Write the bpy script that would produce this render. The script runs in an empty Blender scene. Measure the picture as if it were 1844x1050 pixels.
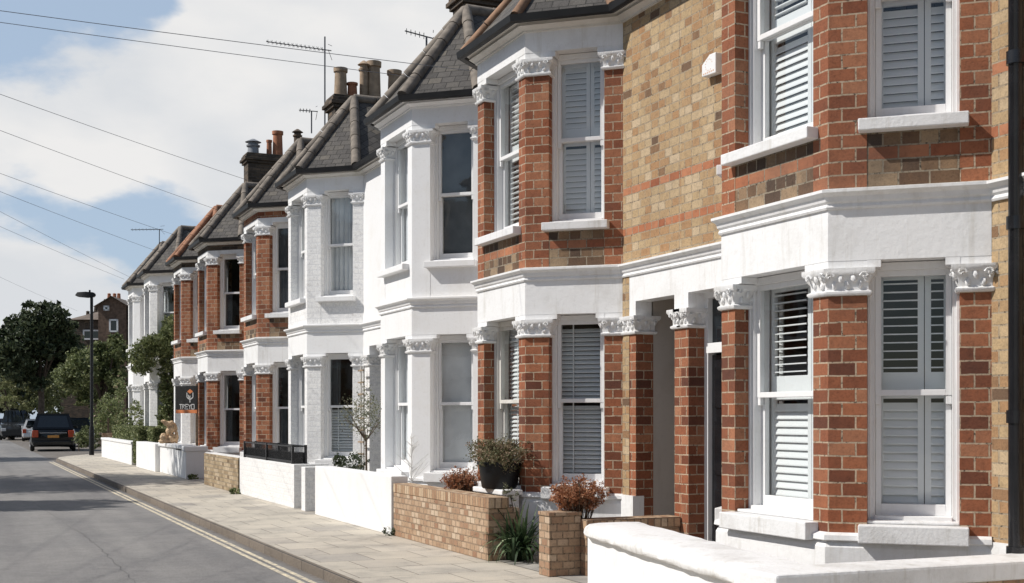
import bpy, bmesh, math, random
from mathutils import Vector, Matrix
R = math.radians
random.seed(7)
sc = bpy.context.scene
COL = sc.collection

# ------------------------------------------------------------------ camera
# world: +Y runs down the street, +X towards the terrace, z up, pavement at z = 0
YAW = 24.0; FPX = 2259.5
cam = bpy.data.cameras.new('camera'); camo = bpy.data.objects.new('camera', cam); COL.objects.link(camo)
camo.location = (0, 0, 1.6); camo.rotation_euler = (R(90), 0, -R(YAW))
cam.sensor_width = 36; cam.lens = FPX/1844*36; cam.shift_y = 224/1844
cam.clip_start = 0.05; cam.clip_end = 3000
sc.camera = camo
CY, SY = math.cos(R(YAW)), math.sin(R(YAW))
def pix(x, y, zc):      # photograph pixel + distance -> world point
    xc = (x-922)/FPX*zc
    return Vector((xc*CY+zc*SY, -xc*SY+zc*CY, 1.6+(749-y)/FPX*zc))
def s_at(x, D):         # distance down the street of pixel column x on the plane X = D
    return (FPX*D/(CY*(x+84)) - D*SY)/CY

# ------------------------------------------------------------------ world and sun
SUN = Vector((-0.205, 0.060, 0.207)).normalized()
w = bpy.data.worlds.new("World"); sc.world = w; w.use_nodes = True
nt = w.node_tree; N = nt.nodes; L = nt.links
for n in list(N): N.remove(n)
out = N.new('ShaderNodeOutputWorld'); bg = N.new('ShaderNodeBackground')
sky = N.new('ShaderNodeTexSky'); sky.sky_type = 'NISHITA'; sky.sun_disc = False
sky.sun_elevation = math.asin(SUN.z); sky.sun_rotation = math.atan2(SUN.x, SUN.y)
sky.air_density = 1.0; sky.dust_density = .7; sky.ozone_density = 1.6
tc = N.new('ShaderNodeTexCoord')
def mth(op, a, b=None, c=None, tree=nt):
    n = tree.nodes.new('ShaderNodeMath'); n.operation = op
    for i, v in enumerate((a, b, c)):
        if v is None: continue
        if isinstance(v, (int, float)): n.inputs[i].default_value = v
        else: tree.links.new(v, n.inputs[i])
    return n.outputs[0]
mp = N.new('ShaderNodeMapping'); mp.inputs['Scale'].default_value = (1, 1, 2.0); mp.inputs['Location'].default_value = (0.35, 0.1, 0.22)
L.new(tc.outputs['Generated'], mp.inputs['Vector'])
nz = N.new('ShaderNodeTexNoise'); nz.inputs['Scale'].default_value = 5.0; nz.inputs['Detail'].default_value = 10; nz.inputs['Roughness'].default_value = .55
L.new(mp.outputs[0], nz.inputs['Vector'])
nz2 = N.new('ShaderNodeTexNoise'); nz2.inputs['Scale'].default_value = 16.0; nz2.inputs['Detail'].default_value = 8
L.new(mp.outputs[0], nz2.inputs['Vector'])
acc = mth('ADD', mth('MULTIPLY', nz.outputs['Fac'], 1.0), mth('MULTIPLY', nz2.outputs['Fac'], 0.55))
def blob(x, y, rad, amt):     # a cloud bank or a clear patch round a direction in the sky
    global acc
    d = (pix(x, y, 100)-Vector((0, 0, 1.6))).normalized()
    dn = N.new('ShaderNodeVectorMath'); dn.operation = 'DOT_PRODUCT'; L.new(tc.outputs['Generated'], dn.inputs[0]); dn.inputs[1].default_value = d
    mr = N.new('ShaderNodeMapRange'); mr.interpolation_type = 'SMOOTHERSTEP'
    mr.inputs['From Min'].default_value = math.cos(rad); mr.inputs['From Max'].default_value = 1
    mr.inputs['To Min'].default_value = 0; mr.inputs['To Max'].default_value = amt
    L.new(dn.outputs['Value'], mr.inputs['Value'])
    acc = mth('ADD', acc, mr.outputs[0])
blob(60, -60, .26, -.26); blob(150, 20, .12, -.12)
blob(60, 200, .09, .26); blob(200, 190, .09, .26); blob(340, 230, .09, .22); blob(20, 150, .03, .06)
blob(560, 60, .16, .34); blob(760, 30, .2, .34); blob(450, 40, .07, .10); blob(420, 180, .10, .12)
blob(270, 400, .05, -.10); blob(60, 420, .04, -.05); blob(140, 500, .04, -.05); blob(20, 468, .05, .16); blob(150, 540, .06, .16); blob(60, 300, .08, .08); blob(400, 340, .06, .06)
# the cloud bank belongs to this side of the sky; the rest of it is mostly clear
dn = N.new('ShaderNodeVectorMath'); dn.operation = 'DOT_PRODUCT'; L.new(tc.outputs['Generated'], dn.inputs[0]); dn.inputs[1].default_value = (pix(700, 300, 100)-Vector((0, 0, 1.6))).normalized()
mrc = N.new('ShaderNodeMapRange'); mrc.interpolation_type = 'SMOOTHSTEP'; mrc.inputs['From Min'].default_value = .45; mrc.inputs['From Max'].default_value = .85; mrc.inputs['To Min'].default_value = -.16; mrc.inputs['To Max'].default_value = 0
L.new(dn.outputs['Value'], mrc.inputs['Value']); acc = mth('ADD', acc, mrc.outputs[0])
mr = N.new('ShaderNodeMapRange'); mr.interpolation_type = 'SMOOTHSTEP'
mr.inputs['From Min'].default_value = .66; mr.inputs['From Max'].default_value = .86
L.new(acc, mr.inputs['Value'])
mrv = N.new('ShaderNodeMapRange'); mrv.interpolation_type = 'SMOOTHSTEP'; mrv.inputs['From Min'].default_value = .5; mrv.inputs['From Max'].default_value = .9; mrv.inputs['To Min'].default_value = .12; mrv.inputs['To Max'].default_value = .60
L.new(dn.outputs['Value'], mrv.inputs['Value'])      # thin high haze on this side of the sky
hz = N.new('ShaderNodeMix'); hz.data_type = 'RGBA'; L.new(mrv.outputs[0], hz.inputs[0]); L.new(sky.outputs[0], hz.inputs[6]); hz.inputs[7].default_value = (7.4, 9.2, 11.6, 1)
nz3 = N.new('ShaderNodeTexNoise'); nz3.inputs['Scale'].default_value = 7.0; nz3.inputs['Detail'].default_value = 6
L.new(mp.outputs[0], nz3.inputs['Vector'])
cr = N.new('ShaderNodeMix'); cr.data_type = 'RGBA'
cr.inputs[6].default_value = (9.2, 9.5, 9.9, 1); cr.inputs[7].default_value = (11.2, 11.1, 11.0, 1)
mr3 = N.new('ShaderNodeMapRange'); mr3.inputs['From Min'].default_value = .35; mr3.inputs['From Max'].default_value = .62
L.new(nz3.outputs['Fac'], mr3.inputs['Value']); L.new(mr3.outputs[0], cr.inputs[0])
mx = N.new('ShaderNodeMix'); mx.data_type = 'RGBA'
L.new(mr.outputs[0], mx.inputs[0]); L.new(hz.outputs[2], mx.inputs[6]); L.new(cr.outputs[2], mx.inputs[7])
L.new(mx.outputs[2], bg.inputs['Color']); bg.inputs['Strength'].default_value = 0.072
L.new(bg.outputs[0], out.inputs['Surface'])

sl = bpy.data.lights.new('sun', 'SUN'); sl.energy = 4.2; sl.angle = R(.53); sl.color = (1, .955, .89)
so = bpy.data.objects.new('sun', sl); COL.objects.link(so); so.rotation_euler = SUN.to_track_quat('Z', 'Y').to_euler(); so.location = SUN*60

sc.view_settings.view_transform = 'Standard'; sc.view_settings.look = 'None'; sc.view_settings.gamma = 1
sc.view_settings.exposure = 0.08; sc.view_settings.use_curve_mapping = False
sc.render.engine = 'CYCLES'; sc.cycles.use_denoising = True; sc.cycles.max_bounces = 8; sc.cycles.transparent_max_bounces = 12
sc.cycles.caustics_reflective = False; sc.cycles.caustics_refractive = False

# ------------------------------------------------------------------ materials
def new_mat(name):
    m = bpy.data.materials.new(name); m.use_nodes = True
    return m, m.node_tree, m.node_tree.nodes['Principled BSDF']
def ramp(tree, fac, stops, interp='LINEAR'):
    r = tree.nodes.new('ShaderNodeValToRGB'); r.color_ramp.interpolation = interp
    el = r.color_ramp.elements
    while len(el) < len(stops): el.new(0.5)
    for e, (p, c) in zip(el, stops): e.position = p; e.color = (*c, 1) if len(c) == 3 else c
    if fac is not None: tree.links.new(fac, r.inputs[0])
    return r.outputs[0]
def mix(tree, fac, a, b, mode='MIX'):
    n = tree.nodes.new('ShaderNodeMix'); n.data_type = 'RGBA'; n.blend_type = mode
    for i, v in ((0, fac), (6, a), (7, b)):
        if isinstance(v, (int, float)): n.inputs[i].default_value = v
        elif isinstance(v, tuple): n.inputs[i].default_value = (*v, 1) if len(v) == 3 else v
        else: tree.links.new(v, n.inputs[i])
    return n.outputs[2]
def noise(tree, scale, detail=6, rough=.5, vec=None, coord='Object'):
    n = tree.nodes.new('ShaderNodeTexNoise'); n.inputs['Scale'].default_value = scale
    n.inputs['Detail'].default_value = detail; n.inputs['Roughness'].default_value = rough
    if vec is None:
        t = tree.nodes.new('ShaderNodeTexCoord'); vec = t.outputs[coord]
    tree.links.new(vec, n.inputs['Vector']); return n.outputs['Fac']
def bump(tree, bs, h, strength=.3, dist=.01, prev=None):
    b = tree.nodes.new('ShaderNodeBump'); b.inputs['Strength'].default_value = strength; b.inputs['Distance'].default_value = dist
    tree.links.new(h, b.inputs['Height'])
    tree.links.new(b.outputs[0], bs.inputs['Normal']); return b
def plain(name, col, rough=.6, nscale=0, namt=.15, bmp=0, metal=0, bscale=None, spec=.5):
    m, t, b = new_mat(name)
    b.inputs['Base Color'].default_value = (*col, 1); b.inputs['Roughness'].default_value = rough; b.inputs['Metallic'].default_value = metal
    b.inputs['Specular IOR Level'].default_value = spec
    if nscale:
        f = noise(t, nscale); d = tuple(c*(1-namt) for c in col); e = tuple(min(1, c*(1+namt)) for c in col)
        t.links.new(ramp(t, f, [(.3, d), (.7, e)]), b.inputs['Base Color'])
    if bmp:
        bump(t, b, noise(t, bscale or nscale*3 or 20), bmp, .01)
    return m
def brick(name, stops, mortar, bw, rh, ms=.010, band=None, paint=False, soot=.25, offs=.5, bumpd=.008, rough=.85, wob=.005, sq=1, mott=.55):
    """stops: colour ramp of the per-brick tone; band = [(z0,z1)] heights of red string courses"""
    m, t, b = new_mat(name)
    tcn = t.nodes.new('ShaderNodeTexCoord'); uv = tcn.outputs['UV']
    # wobble the joints a little
    wn = t.nodes.new('ShaderNodeTexNoise'); wn.inputs['Scale'].default_value = 14; wn.inputs['Detail'].default_value = 4; t.links.new(tcn.outputs['Object'], wn.inputs['Vector'])
    vm = t.nodes.new('ShaderNodeVectorMath'); vm.operation = 'SCALE'; vm.inputs['Scale'].default_value = wob*2
    sb = t.nodes.new('ShaderNodeVectorMath'); sb.operation = 'SUBTRACT'; t.links.new(wn.outputs['Color'], sb.inputs[0]); sb.inputs[1].default_value = (.5, .5, .5)
    t.links.new(sb.outputs[0], vm.inputs[0])
    ad = t.nodes.new('ShaderNodeVectorMath'); ad.operation = 'ADD'; t.links.new(uv, ad.inputs[0]); t.links.new(vm.outputs[0], ad.inputs[1])
    br = t.nodes.new('ShaderNodeTexBrick'); br.offset = offs; br.offset_frequency = 2; br.squash = sq; br.squash_frequency = 2
    br.inputs['Scale'].default_value = 1; br.inputs['Brick Width'].default_value = bw; br.inputs['Row Height'].default_value = rh
    br.inputs['Mortar Size'].default_value = ms; br.inputs['Mortar Smooth'].default_value = .15
    br.inputs['Color1'].default_value = (0, 0, 0, 1); br.inputs['Color2'].default_value = (1, 1, 1, 1)
    t.links.new(ad.outputs[0], br.inputs['Vector'])
    tone = ramp(t, br.outputs['Color'], stops)
    fine = noise(t, 60, 4, .7); big = noise(t, 1.3, 5, .6); mid = noise(t, 17, 7, .7)
    col = mix(t, mott, tone, ramp(t, fine, [(.25, (.62, .60, .58)), (.5, (1, 1, 1)), (.8, (1.2, 1.17, 1.13))]), 'MULTIPLY')
    if band:
        sx = t.nodes.new('ShaderNodeSeparateXYZ'); t.links.new(uv, sx.inputs[0])
        tot = None
        for z0, z1 in band:
            k = mth('MULTIPLY', mth('GREATER_THAN', sx.outputs[1], z0, tree=t), mth('LESS_THAN', sx.outputs[1], z1, tree=t), tree=t)
            tot = k if tot is None else mth('ADD', tot, k, tree=t)
        redt = ramp(t, br.outputs['Color'], [(0, (.30, .10, .05)), (.5, (.42, .16, .08)), (1, (.48, .22, .12))])
        col = mix(t, tot, col, redt)
    mcol = ramp(t, noise(t, 33, 4, .7), [(.35, tuple(c*(.15 if not paint else .9) for c in mortar)), (.46, tuple(c*.9 for c in mortar)), (.7, tuple(min(1, c*1.12) for c in mortar))])
    col = mix(t, .45, col, ramp(t, mid, [(.3, (.42, .38, .36)), (.5, (1, 1, 1)), (.75, (1.28, 1.22, 1.14))]), 'MULTIPLY')
    col = mix(t, br.outputs['Fac'], col, mcol)
    if soot:
        col = mix(t, ramp(t, big, [(.35, (soot,)*3), (.62, (0, 0, 0))]), col, (.06, .05, .045))
    t.links.new(col, b.inputs['Base Color']); b.inputs['Roughness'].default_value = rough
    b.inputs['Specular IOR Level'].default_value = .25
    h = mth('ADD', mth('MULTIPLY', mth('SUBTRACT', 1, br.outputs['Fac'], tree=t), 1.0, tree=t), mth('MULTIPLY', fine, .55 if not paint else .3, tree=t), tree=t)
    h = mth('ADD', h, mth('MULTIPLY', br.outputs['Color'], .25, tree=t), tree=t)
    bump(t, b, h, .8 if not paint else .32, bumpd)
    return m
RED = [(0, (.13, .046, .028)), (.10, (.22, .075, .038)), (.35, (.29, .100, .049)), (.7, (.35, .132, .066)), (1, (.42, .195, .108))]
STK = [(0, (.14, .09, .06)), (.04, (.28, .165, .09)), (.12, (.40, .235, .12)), (.35, (.43, .295, .165)), (.7, (.47, .345, .20)), (1, (.55, .43, .29))]
M = {}
M['red'] = brick('red_brick', RED, (.52, .40, .285), .200, .1, .0068, soot=.3, mott=.8)
M['stock'] = brick('stock_brick', STK, (.40, .32, .225), .20, .09, .0070, sq=.7, mott=.95, soot=.22)
M['stock_band'] = brick('stock_brick_with_red_bands', STK, (.40, .32, .225), .20, .09, .0070, sq=.7, mott=.95, band=[(3.60, 3.69), (4.05, 4.14)], soot=.15)
M['dirty'] = brick('sooty_stock_brick', [(0, (.07, .05, .038)), (.3, (.15, .09, .055)), (.6, (.23, .145, .085)), (.8, (.30, .20, .12)), (1, (.38, .28, .18))], (.36, .30, .22), .22, .1, .007, band=[(3.50, 3.60)], soot=.5, sq=.6, mott=.8)
M['garden'] = brick('buff_garden_brick', [(0, (.33, .19, .12)), (.35, (.42, .29, .19)), (.7, (.49, .35, .24)), (1, (.58, .46, .34))], (.30, .22, .15), .13, .075, .008, soot=.1, bumpd=.006)
M['soldier'] = brick('buff_soldier_brick', [(0, (.34, .20, .12)), (.35, (.44, .29, .18)), (.7, (.52, .38, .25)), (1, (.62, .49, .35))], (.28, .20, .14), .078, .14, .008, soot=.1, offs=0)
M['yellowwall'] = brick('yellow_garden_brick', [(0, (.20, .14, .085)), (.4, (.38, .29, .18)), (1, (.50, .40, .28))], (.30, .25, .18), .225, .085, .009, soot=.15)
M['paintbrick'] = brick('white_painted_brick', [(0, (.80, .80, .80)), (1, (.84, .84, .83))], (.80, .80, .80), .215, .1, .012, paint=True, soot=.05, bumpd=.010)
def white(name, base=.80, dirt=.10, bscale=30, bst=.25, tint=(1, 1, 1)):
    m, t, b = new_mat(name)
    f = noise(t, 2.2, 8, .65); g = noise(t, 25, 5, .6)
    c1 = tuple(base*x for x in tint); c0 = tuple((base-dirt)*x*y for x, y in zip(tint, (1, .985, .96)))
    col = ramp(t, f, [(.28, c0), (.5, c1)])
    col = mix(t, .5, col, ramp(t, g, [(.25, (.86, .85, .83)), (.45, (1, 1, 1))]), 'MULTIPLY')
    tcs = t.nodes.new('ShaderNodeTexCoord'); ms_ = t.nodes.new('ShaderNodeMapping'); ms_.inputs['Scale'].default_value = (9, 9, .9); t.links.new(tcs.outputs['Object'], ms_.inputs[0])
    col = mix(t, min(1, dirt*6), col, ramp(t, noise(t, 1.0, 6, .7, vec=ms_.outputs[0]), [(.30, (.80, .78, .74)), (.46, (1, 1, 1))]), 'MULTIPLY')
    col = mix(t, min(1, dirt*5), col, ramp(t, noise(t, 5.5, 9, .8), [(.27, (.62, .58, .52)), (.36, (1, 1, 1))]), 'MULTIPLY')
    t.links.new(col, b.inputs['Base Color']); b.inputs['Roughness'].default_value = .55
    b.inputs['Specular IOR Level'].default_value = .3
    bump(t, b, noise(t, bscale, 5, .6), bst, .008)
    return m
M['render'] = white('white_render', .84, .04)
M['render_old'] = white('weathered_white_render', .82, .12, 18, .5)
M['stone'] = white('painted_stone', .79, .16, 40, .5)
M['coping'] = white('chipped_coping_paint', .82, .2, 22, .9)
M['wood'] = white('white_gloss_wood', .80, .03, 60, .05)
M['trim_old'] = white('cream_painted_trim', .70, .12, 40, .2, (1, .97, .91))
M['plaster'] = white('shade_toned_porch_plaster', .50, .06, 20, .15, (1, .91, .82))  # white porch wall, with its greyish beige shade put into the colour
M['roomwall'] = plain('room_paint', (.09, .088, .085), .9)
M['dark'] = plain('dark_paint', (.02, .022, .026), .35)
M['black'] = plain('black_gloss_paint', (.012, .012, .014), .25, 6, .3)
M['gutter'] = plain('black_gutter', (.012, .012, .013), .5, 5, .3, spec=.3)
M['lead'] = plain('grey_lead', (.22, .23, .25), .5, 6, .3, .3)
M['hiptile'] = plain('grey_brown_hip_tile', (.20, .17, .14), .85, 7, .35, .5)
M['hiptile_o'] = plain('terracotta_hip_tile', (.34, .165, .095), .85, 7, .3, .5)
M['hiptile_b'] = plain('brown_hip_tile', (.26, .15, .09), .85, 7, .35, .5)
M['pot_c'] = plain('buff_clay', (.34, .25, .17), .85, 8, .3, .3)
M['pot_r'] = plain('red_clay', (.36, .15, .08), .85, 8, .3, .3)
M['sooty'] = brick('sooty_chimney_brick', [(0, (.04, .034, .028)), (.5, (.10, .075, .055)), (1, (.18, .13, .09))], (.12, .10, .08), .23, .085, .012, soot=.4)
M['slate'] = brick('roof_slate', [(0, (.075, .07, .066)), (.4, (.115, .107, .10)), (.85, (.14, .128, .112)), (1, (.20, .175, .14))], (.035, .033, .03), .20, .14, .006, soot=.1, bumpd=.03, rough=.7)
M['farslate'] = plain('brown_roof_tile', (.16, .125, .10), .8, 2, .3)
M['farwall'] = plain('brown_brick_far', (.13, .085, .06), .9, 5, .4)
M['tar'] = plain('old_tar', (.13, .127, .124), .8, 9, .3)
M['alu'] = plain('grey_aerial_metal', (.10, .10, .105), .4, metal=.6)
M['twig'] = plain('brown_stem', (.10, .07, .045), .9, 20, .3)
M['trunk'] = plain('bark', (.085, .065, .05), .95, 8, .4, .6)
M['potblack'] = plain('black_plastic_planter', (.008, .009, .011), .45, spec=.3)
M['wire'] = plain('wire_grey', (.12, .13, .15), .6)
M['whitetwig'] = plain('white_wire', (.72, .72, .70), .6)
M['peach'] = plain('faded_orange_print', (.66, .42, .28), .6)
M['orange'] = plain('orange_vinyl', (.62, .20, .07), .5)
M['sandstone'] = plain('tan_carved_wood', (.62, .45, .28), .75, 9, .45, .6)
M['paper'] = plain('white_letters', (.55, .54, .53), .5)
M['postwood'] = plain('weathered_post', (.30, .22, .15), .9, 20, .3)
M['tyre'] = plain('tyre_rubber', (.015, .015, .015), .85)
M['rim'] = plain('alloy_rim', (.4, .4, .42), .35, metal=.8)
def carpaint(name, c, r=.12):
    m, t, b = new_mat(name); b.inputs['Base Color'].default_value = (*c, 1); b.inputs['Roughness'].default_value = r
    b.inputs['Coat Weight'].default_value = .2; b.inputs['Specular IOR Level'].default_value = .35; b.inputs['Coat Roughness'].default_value = .05; return m
M['car_black'] = carpaint('black_car_paint', (.008, .009, .011)); M['car_blue'] = carpaint('dark_blue_car_paint', (.02, .03, .045))
M['car_white'] = carpaint('white_car_paint', (.66, .67, .68)); M['car_grey'] = carpaint('dark_grey_car_paint', (.025, .028, .032))
M['carglass'] = plain('car_glass', (.012, .016, .02), .04, spec=.8)
M['taillamp'] = plain('red_lamp_lens', (.45, .06, .02), .2); M['headlamp'] = plain('clear_lamp_lens', (.55, .57, .6), .15)
M['plate'] = plain('yellow_number_plate', (.62, .28, .06), .5)
def glass_mat(name, refl=.22, tint=(.93, .96, .97)):
    m = bpy.data.materials.new(name); m.use_nodes = True; t = m.node_tree; n = t.nodes
    n.remove(n['Principled BSDF']); o = n['Material Output']
    tr = n.new('ShaderNodeBsdfTransparent'); tr.inputs[0].default_value = (*tint, 1)
    gl = n.new('ShaderNodeBsdfGlossy'); gl.inputs['Roughness'].default_value = .02; gl.inputs['Color'].default_value = (.95, .93, .90, 1)
    lw = n.new('ShaderNodeLayerWeight'); lw.inputs['Blend'].default_value = .5
    f = mth('MULTIPLY_ADD', mth('POWER', lw.outputs['Facing'], 3, tree=t), .65, refl*.5, tree=t)
    nb = n.new('ShaderNodeBump'); nb.inputs['Strength'].default_value = .04; nb.inputs['Distance'].default_value = .02
    t.links.new(noise(t, 3, 2), nb.inputs['Height']); t.links.new(nb.outputs[0], gl.inputs['Normal'])
    mx = n.new('ShaderNodeMixShader'); t.links.new(f, mx.inputs[0]); t.links.new(tr.outputs[0], mx.inputs[1]); t.links.new(gl.outputs[0], mx.inputs[2])
    t.links.new(mx.outputs[0], o.inputs[0]); return m
M['glass'] = glass_mat('window_glass', .12); M['glass_sky'] = glass_mat('old_window_glass', .17, (.90, .92, .92))
M['shutter'] = plain('white_shutter', (.84, .84, .83), .5)
M['shutter_g'] = plain('grey_white_shutter', (.84, .84, .83), .5)
M['blind_g'] = plain('grey_blind', (.78, .78, .77), .7)
M['curtain'] = plain('pale_curtain', (.78, .79, .80), .9, 4, .1)
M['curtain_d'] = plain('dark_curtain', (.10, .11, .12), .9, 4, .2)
M['curtain_o'] = plain('ochre_curtain', (.30, .14, .06), .9, 4, .2)
def leafmat(name, stops, trans=.25):
    m, t, b = new_mat(name)
    at = t.nodes.new('ShaderNodeAttribute'); at.attribute_name = 'tone'; at.attribute_type = 'GEOMETRY'
    c = ramp(t, at.outputs['Fac'], stops); t.links.new(c, b.inputs['Base Color']); b.inputs['Roughness'].default_value = .55
    b.inputs['Specular IOR Level'].default_value = .3
    tl = t.nodes.new('ShaderNodeBsdfTranslucent'); t.links.new(c, tl.inputs[0])
    ms = t.nodes.new('ShaderNodeMixShader'); ms.inputs[0].default_value = trans
    o = t.nodes['Material Output']; t.links.new(b.outputs[0], ms.inputs[1]); t.links.new(tl.outputs[0], ms.inputs[2]); t.links.new(ms.outputs[0], o.inputs[0])
    return m
M['leaf_dark'] = leafmat('dark_leaf', [(0, (.018, .027, .013)), (.5, (.05, .07, .033)), (1, (.19, .215, .12))])
M['leaf_mid'] = leafmat('mid_leaf', [(0, (.035, .052, .018)), (.6, (.17, .20, .08)), (1, (.42, .43, .23))])
M['leaf_pale'] = leafmat('pale_leaf', [(0, (.10, .12, .05)), (.6, (.26, .28, .13)), (1, (.45, .44, .27))])
M['leaf_flower'] = leafmat('flowering_leaf', [(0, (.08, .10, .04)), (.5, (.24, .28, .12)), (.85, (.42, .44, .24)), (.90, (.60, .42, .33)), (1, (.75, .62, .52))])
M['leaf_rust'] = leafmat('rust_flower_head', [(0, (.16, .06, .03)), (.5, (.38, .16, .08)), (1, (.58, .36, .22))])
M['leaf_sedum'] = leafmat('sedum_flower', [(0, (.07, .085, .04)), (.5, (.20, .19, .10)), (.75, (.34, .25, .17)), (1, (.48, .34, .26))])
M['leaf_olive'] = leafmat('olive_leaf', [(0, (.10, .11, .07)), (.6, (.2, .21, .13)), (1, (.35, .31, .22))])
M['leaf_strap'] = leafmat('strap_leaf', [(0, (.02, .04, .018)), (.5, (.06, .10, .045)), (.8, (.16, .22, .11)), (1, (.45, .52, .33))])

# ground materials
def asphalt():
    m, t, b = new_mat('asphalt')
    f = noise(t, 120, 3, .8); g = noise(t, .5, 6, .6); h = noise(t, 6, 6, .65)
    c = ramp(t, f, [(.3, (.16, .156, .153)), (.5, (.225, .22, .216)), (.72, (.33, .322, .315))])
    c = mix(t, 1, c, ramp(t, g, [(.3, (.82, .82, .83)), (.7, (1.12, 1.1, 1.08))]), 'MULTIPLY')
    c = mix(t, 1, c, ramp(t, h, [(.3, (.88, .88, .88)), (.6, (1.04, 1.04, 1.04))]), 'MULTIPLY')
    c = mix(t, .8, c, ramp(t, noise(t, 38, 4, .8), [(.32, (.72, .72, .72)), (.5, (1, 1, 1)), (.7, (1.2, 1.2, 1.19))]), 'MULTIPLY')
    tw = t.nodes.new('ShaderNodeTexCoord'); mw = t.nodes.new('ShaderNodeMapping'); mw.inputs['Scale'].default_value = (1.6, .07, 1); t.links.new(tw.outputs['Object'], mw.inputs[0])
    c = mix(t, 1, c, ramp(t, noise(t, 1.0, 5, .6, vec=mw.outputs[0]), [(.35, (.88, .88, .89)), (.65, (1.08, 1.08, 1.07))]), 'MULTIPLY')
    tg = t.nodes.new('ShaderNodeTexCoord'); sg = t.nodes.new('ShaderNodeSeparateXYZ'); t.links.new(tg.outputs['Object'], sg.inputs[0])
    gut = mth('MULTIPLY', ramp(t, mth('MULTIPLY', sg.outputs[0], .25, tree=t), [(.855, (0, 0, 0)), (.878, (1, 1, 1))]), ramp(t, noise(t, 5, 7, .75), [(.35, (.25, .25, .25)), (.6, (.85, .85, .85))]), tree=t)
    c = mix(t, gut, c, (.145, .122, .10))
    # hairline cracks
    tcn = t.nodes.new('ShaderNodeTexCoord'); mpn = t.nodes.new('ShaderNodeMapping'); mpn.inputs['Scale'].default_value = (.17, .05, 1); mpn.inputs['Location'].default_value = (.31, .2, 0)
    wn = t.nodes.new('ShaderNodeTexNoise'); wn.inputs['Scale'].default_value = 1.2; wn.inputs['Detail'].default_value = 6; t.links.new(tcn.outputs['Object'], wn.inputs['Vector'])
    ad = t.nodes.new('ShaderNodeVectorMath'); ad.operation = 'MULTIPLY_ADD'; ad.inputs[1].default_value = (.9, .9, 0)
    t.links.new(wn.outputs['Color'], ad.inputs[0]); t.links.new(tcn.outputs['Object'], ad.inputs[2]); t.links.new(ad.outputs[0], mpn.inputs[0])
    vo = t.nodes.new('ShaderNodeTexVoronoi'); vo.feature = 'DISTANCE_TO_EDGE'; vo.inputs['Scale'].default_value = 1; t.links.new(mpn.outputs[0], vo.inputs['Vector'])
    c = mix(t, ramp(t, vo.outputs['Distance'], [(0, (.18, .18, .18)), (.0015, (0, 0, 0))]), c, (.05, .048, .045))
    t.links.new(c, b.inputs['Base Color']); b.inputs['Roughness'].default_value = .9; b.inputs['Specular IOR Level'].default_value = .2
    bump(t, b, f, .4, .006); return m
M['asphalt'] = asphalt()
def paving():
    m, t, b = new_mat('paving_slabs')
    tcn = t.nodes.new('ShaderNodeTexCoord')
    br = t.nodes.new('ShaderNodeTexBrick'); br.offset = .5; br.inputs['Scale'].default_value = 1
    mpn = t.nodes.new('ShaderNodeMapping'); mpn.inputs['Location'].default_value = (-3.67, .3, 0); t.links.new(tcn.outputs['Object'], mpn.inputs[0])
    br.inputs['Brick Width'].default_value = .62; br.inputs['Row Height'].default_value = .72; br.inputs['Mortar Size'].default_value = .005; br.inputs['Mortar Smooth'].default_value = .3
    br.inputs['Color1'].default_value = (0, 0, 0, 1); br.inputs['Color2'].default_value = (1, 1, 1, 1); t.links.new(mpn.outputs[0], br.inputs['Vector'])
    c = ramp(t, br.outputs['Color'], [(0, (.40, .37, .33)), (.12, (.45, .41, .355)), (.2, (.48, .44, .375)), (.7, (.51, .465, .395)), (1, (.54, .495, .425))])
    c = mix(t, 1, c, ramp(t, noise(t, 1.1, 8, .72), [(.34, (.66, .67, .69)), (.5, (.98, .98, .98)), (.66, (1.08, 1.07, 1.05))]), 'MULTIPLY')
    c = mix(t, .7, c, ramp(t, noise(t, 70, 3, .7), [(.3, (.8, .8, .8)), (.7, (1.15, 1.15, 1.15))]), 'MULTIPLY')
    c = mix(t, br.outputs['Fac'], c, (.10, .085, .07))
    # dropped gum and dirt spots
    vo = t.nodes.new('ShaderNodeTexVoronoi'); vo.inputs['Scale'].default_value = 2.6; t.links.new(tcn.outputs['Object'], vo.inputs['Vector'])
    c = mix(t, ramp(t, vo.outputs['Distance'], [(.04, (.55, .55, .55)), (.07, (0, 0, 0))]), c, (.13, .12, .11))
    t.links.new(c, b.inputs['Base Color']); b.inputs['Roughness'].default_value = .85; b.inputs['Specular IOR Level'].default_value = .2
    bump(t, b, mth('SUBTRACT', mth('ADD', mth('MULTIPLY', noise(t, 30, 4), .3, tree=t), mth('MULTIPLY', br.outputs['Color'], .5, tree=t), tree=t), br.outputs['Fac'], tree=t), .5, .008); return m
M['paving'] = paving()
def kerbmat():
    m, t, b = new_mat('granite_kerb')
    tcn = t.nodes.new('ShaderNodeTexCoord'); br = t.nodes.new('ShaderNodeTexBrick'); br.offset = 0; br.inputs['Scale'].default_value = 1
    br.inputs['Brick Width'].default_value = .9; br.inputs['Row Height'].default_value = 5; br.inputs['Mortar Size'].default_value = .008
    br.inputs['Color1'].default_value = (0, 0, 0, 1); br.inputs['Color2'].default_value = (1, 1, 1, 1); t.links.new(tcn.outputs['UV'], br.inputs['Vector'])
    c = ramp(t, br.outputs['Color'], [(0, (.17, .145, .12)), (1, (.24, .205, .17))])
    c = mix(t, 1, c, ramp(t, noise(t, 40, 6, .8), [(.3, (.6, .58, .55)), (.65, (1.15, 1.12, 1.1))]), 'MULTIPLY')
    c = mix(t, br.outputs['Fac'], c, (.05, .045, .04)); t.links.new(c, b.inputs['Base Color']); b.inputs['Roughness'].default_value = .9
    bump(t, b, noise(t, 35, 5, .7), .7, .015); return m
M['kerb'] = kerbmat()
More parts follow.
